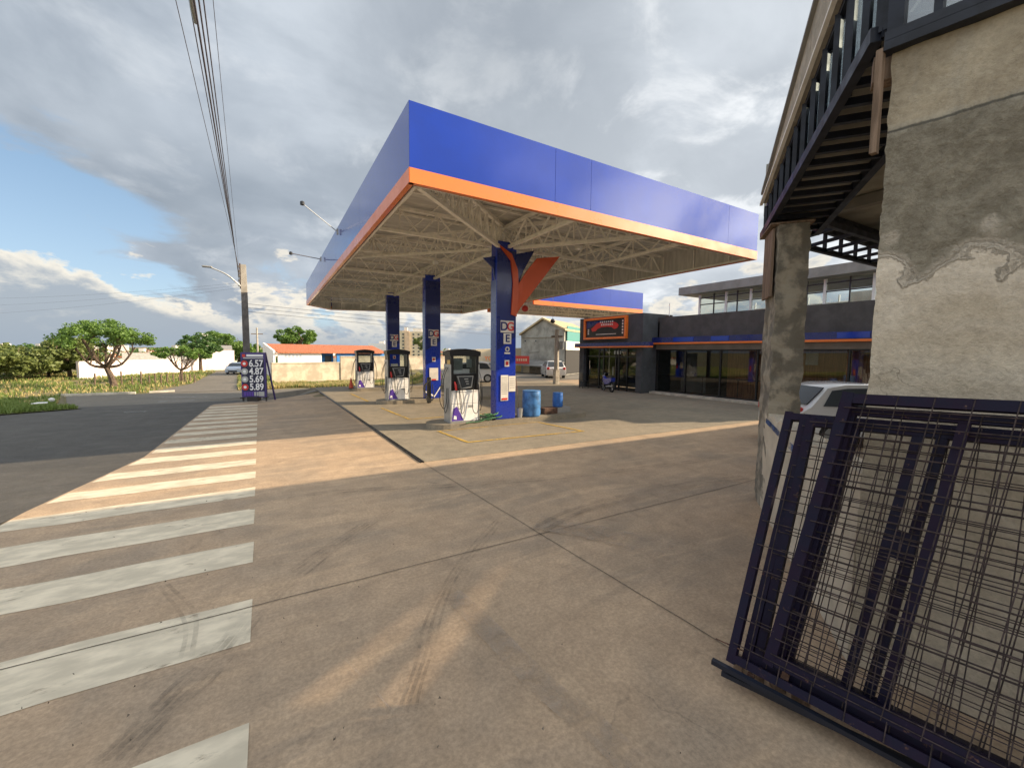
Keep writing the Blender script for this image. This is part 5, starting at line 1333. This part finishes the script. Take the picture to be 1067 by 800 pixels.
# ceilings and roof, with added gaps whose sun streaks stand in for reflected light
def holed(z, holes, nm, m, x0=3.9, x1=30, th=.05):
    """deck over the interior made of strips so that narrow gaps stay open"""
    poly = [(C0+WD*4.6+WN*.1).xy[:], (30, -6.0), (30, 3.05), (7.0, 3.72), ((E1+LN*.3)).xy[:], (C0+LN*.3+LD*.1).xy[:]]
    poly = [tuple(p) for p in poly]
    bm = bmesh.new(); vs = [bm.verts.new((p[0], p[1], z)) for p in poly]; bm.faces.new(vs)
    for (a, b, wd) in holes:
        a, b = Vector((*a, 0)), Vector((*b, 0)); d_ = (b-a).normalized(); n_ = Vector((-d_.y, d_.x, 0))
        for co, no in ((a+n_*wd/2, n_), (a-n_*wd/2, n_), (a, d_), (b, d_)):
            bmesh.ops.bisect_plane(bm, geom=bm.verts[:]+bm.edges[:]+bm.faces[:], plane_co=Vector((co.x, co.y, z)), plane_no=no)
    kill = []
    for f in bm.faces:
        c = f.calc_center_median(); c.z = 0
        for (a, b, wd) in holes:
            a, b = Vector((*a, 0)), Vector((*b, 0)); d_ = (b-a).normalized(); n_ = Vector((-d_.y, d_.x, 0)); t_ = (c-a).dot(d_)
            if 0 < t_ < (b-a).length and abs((c-a).dot(n_)) < wd/2: kill.append(f); break
    bmesh.ops.delete(bm, geom=list(set(kill)), context='FACES')
    r_ = bmesh.ops.extrude_face_region(bm, geom=bm.faces[:]); bmesh.ops.translate(bm, verts=[v for v in r_['geom'] if isinstance(v, bmesh.types.BMVert)], vec=(0, 0, th))
    bmesh.ops.recalc_face_normals(bm, faces=bm.faces)
    me = bpy.data.meshes.new(nm); bm.to_mesh(me); bm.free(); me.materials.append(m)
    o = bpy.data.objects.new(nm, me); COL.objects.link(o); o.parent = ub; o.location = -Vector(ub.location); return o
SK = (2.14, -.75)
def up_to(p, z): return (p[0]+SK[0]*z, p[1]+SK[1]*z)
def curve_gaps(pts, ws):
    P_ = smoothline([(p[0], p[1], 0) for p in pts], 3); n = len(P_)-1
    return [((P_[k].x, P_[k].y), (P_[k+1].x, P_[k+1].y), ws[0]+(ws[1]-ws[0])*k/n) for k in range(n)]
streaks = curve_gaps([(1.95, 4.02), (1.35, 3.46), (.55, 2.95), (-.6, 2.30)], (.06, .17))+curve_gaps([(2.85, 4.25), (2.0, 3.56), (1.25, 2.93), (.2, 2.15)], (.06, .20))
for z, nm, m in ((4.72, 'ceiling', M_greyren), (4.96, 'roof_deck', M_pillar)):
    holed(z, [(up_to(a, z+.02), up_to(b, z+.02), w_) for a, b, w_ in streaks], nm, m, th=.04)
# ceiling beams and back frame
for s in (1.2, 2.6, 4.2, 6.0): MB().beam(Vector((3.7+s, -2, 4.62)), Vector((3.9+s*1.02, min(3.3, 1.25+.78*(s+.3)-.75), 4.62)), .14, .16).build('ceiling_beam', M_roofgrey, ub, True)
mb = MB(); a_, b_ = Vector((6.9, 3.68, 0)), Vector((30, 3.0, 0))
for z in (4.05, 4.4, 4.66): mb.beam(a_+Vector((0, 0, z)), b_+Vector((0, 0, z)), .07, .08)
for k in range(40): q = a_.lerp(b_, k/40); mb.beam(q+Vector((0, 0, 4.05)), q+Vector((0, 0, 4.66)), .05, .05)
for k in range(40): q = a_.lerp(b_, k/40); mb.beam(q+Vector((0, 0, 4.06)), q+Vector((-.1, -.7, 4.10)), .05, .05)
mb.beam(a_+Vector((-.1, -.7, 4.12)), b_+Vector((-.1, -.7, 4.12)), .07, .09)
mb.build('rear_frame', M_steel2, ub, True)
MB().slab([a_+Vector((0, .06, 4.4)), b_+Vector((0, .06, 4.4)), b_+Vector((0, .06, 5.20)), a_+Vector((0, .06, 5.20))], (0, .04, 0)).build('rear_parapet', M_greyren, ub, True)
# window band above the main wall
ed = MB()
def wpn(s, z, off=0): return C0+WD*s-WN*off+Vector((0, 0, z))
ed.beam(wpn(-.04, 4.165, .03), wpn(4.6, 4.165, .03), .09, .055); ed.beam(wpn(-.04, 4.225, .04), wpn(4.6, 4.225, .04), .06, .055)
ed.beam(wpn(0, 6.2, .03), wpn(4.6, 6.2, .03), .08, .10)
for s in (0.01, .20, .48, .95, 1.5, 2.1, 2.8, 3.5, 4.2): ed.beam(wpn(s, 4.2, .03), wpn(s, 6.2, .03), .04 if s > .1 else .08, .05)
ed.build('window_band_frame', M_steel2, ub, True)
MB().slab([wpn(.05, 4.24), wpn(4.6, 4.24), wpn(4.6, 6.18), wpn(.05, 6.18)], WN*.012).build('window_band_glass', M_bwin, ub, True)
MB().beam(wpn(-.055, 3.52, .05), wpn(-.055, 4.16, .05), .035, .05).build('timber_prop', M_timber, ub, True)
MB().box(C0+LD*.12+Vector((0, 0, 4.1)), (.12, .12, .16), .4).build('timber_block', M_timber, ub, True)
# rear walls out of view that carry the deck
mb = MB(); mb.box((18, -5.6, 2.4), (20, .3, 4.8)); mb.box((29.6, -1.2, 2.4), (.3, 8.2, 4.8)); mb.build('rear_wall', M_greyren, ub, True)
for x, y in ((16, 2.9), (23, 2.8), (29, 2.6)): MB().box((x, y, 2.35), (.4, .4, 4.7)).build('rear_pillar', M_pillar, ub, True)
MB().prism([(11.0, 3.3), (11.0, -5), (30, -5), (30, 2.6)][::-1], 0, .06).build('floor', M_apron, ub, True)

# ------------------------------------------------------------------ mesh panels leaning on the wall
def panel(bl, tl, width, label, wires=(.15, .10), fr=.055, mids=(), braces=True, wd=None, seed=0, latch=False):
    """bl, tl: bottom-left and top-left corners; runs along wd"""
    bl, tl = Vector(bl), Vector(tl); u = (wd or Vector((.08, -1, 0))).normalized(); vv = tl-bl; Hh = vv.length; v = vv.normalized()
    n = u.cross(v).normalized()
    rnd = random.Random(seed)
    t = thing('mesh_panel', label, 'fence panel', tuple(bl), 0, 'steel mesh panels leaning on the wall')
    P_ = lambda a, b, o=0: u*a+v*b+n*o
    def bar(nm, a, b, w_=fr, h=fr, m=M_steel): return MB().beam(a, b, w_, h, up=n).build(nm, m, t)
    bar('stile', P_(0, -.01), P_(0, Hh+.01)); bar('stile', P_(width, -.01), P_(width, Hh+.01))
    bar('rail', P_(fr/2, fr/2), P_(width-fr/2, fr/2)); bar('rail', P_(fr/2, Hh-fr/2), P_(width-fr/2, Hh-fr/2))
    for x in mids: bar('middle_stile', P_(x, fr), P_(x, Hh-fr), fr*.9, fr*.9)
    mb = MB(); r = .0032
    k = wires[0]*.6
    while k < width-.03:
        j = rnd.uniform(-.006, .006); mb.tube([P_(k, 0, .03), P_(k+j, Hh*.5, .03+rnd.uniform(-.01, .01)), P_(k+j*.5, Hh, .03)], r, 5, caps=False); k += wires[0]*rnd.uniform(.95, 1.05)
    k = wires[1]*.7
    while k < Hh-.02:
        j = rnd.uniform(-.004, .004); mb.tube([P_(0, k, .036), P_(width*.33, k+j, .036+rnd.uniform(-.006, .006)), P_(width*.66, k-j, .036), P_(width, k, .036)], r, 5, caps=False); k += wires[1]*rnd.uniform(.94, 1.06)
    mb.build('wire_mesh', M_wire, t)
    mb = MB()
    for k in range(3): x = .12+k*width*.36+rnd.uniform(-.05, .05); mb.beam(P_(x, -.01), P_(x, -.055), .04, .012, up=n)
    mb.build('fixing_tab', M_rust, t)
    if latch:
        x = mids[0] if mids else width*.5
        MB().beam(P_(x+.07, Hh*.52), P_(x+.07, Hh*.62), .10, .06, up=n).build('latch_box', M_steel, t)
    return t
def wallpt(px, py, off):
    d = ray(px, py); k = (3.53+.218*1.17-off)/(d.x+.218*d.y); return Vector((0, 0, CZ))+d*k
def gp(px, py, z): return G(px, py, z)
U = Vector((.14, -1, .03))
panel(gp(762, 688, .14), wallpt(823, 431, .10), 2.6, 'narrow-framed mesh panel at the back, its post furthest left', (.17, .17), .05, (), wd=U, seed=1)
panel(gp(779, 686, .15), wallpt(840, 435, .15), 2.5, 'mesh panel second from the left in the leaning stack', (.20, .15), .055, (1.5,), wd=U, seed=2, latch=True)
panel(gp(790, 690, .15), wallpt(846, 437, .19), 2.5, 'mesh panel third from the left, tight behind the second', (.16, .13), .05, (), wd=U, seed=3)
panel(gp(819, 694, .18), wallpt(893, 440, .22), 2.4, 'mesh panel just behind the tallest one with paired middle posts', (.15, .12), .055, (.30, .40), wd=U, seed=4, latch=True)
panel(gp(812, 690, .20), wallpt(889, 424, .27), 2.4, 'dark panel pressed close behind the tallest front one', (.15, .16), .055, (.50,), wd=U, seed=5)
panel(gp(802, 690, .24), wallpt(885, 411, .32), 2.4, 'tallest mesh panel at the front of the stack, posts thickest', (.15, .095), .06, (), wd=U, seed=6)
# loose bars and blocks at the foot
for a_, b_, lb in (((742, 688, .13), (905, 775, .10), 'long dark steel bar lying under the panel feet'), ((752, 700, .08), (960, 800, .05), 'second steel bar lying below the panels, nearest the ground')):
    A_, B_ = G(*a_), G(*b_); o = MB().beam(A_, B_+(B_-A_)*.6, .035, .03).build('steel_bar', M_steel2); tag(o, lb, 'steel bar')
o = MB().tube([G(746, 665, .22), G(775, 678, .24)], .005, 5).build('steel_rod', M_rust); tag(o, 'thin rusty rod end sticking out left of the panels', 'rod')
for k, (a_, b_) in enumerate([(770, 702), (790, 714), (812, 724), (836, 742)]):
    p = G(a_, b_, .0); o = MB().box((p.x+.04, p.y+.03, .045), (.09, .06, .09), .5+k*.3, .006).build('wood_block', M_timber)
    tag(o, ['small timber block under the leaning panels, nearest their left corner', 'small timber block second from the left corner of the leaning panels', 'small timber block third from the left corner of the leaning panels', 'small timber block under the panels farthest from their left corner'][[770, 790, 812, 836].index(a_)], 'wood block', 'timber blocks under the panels')
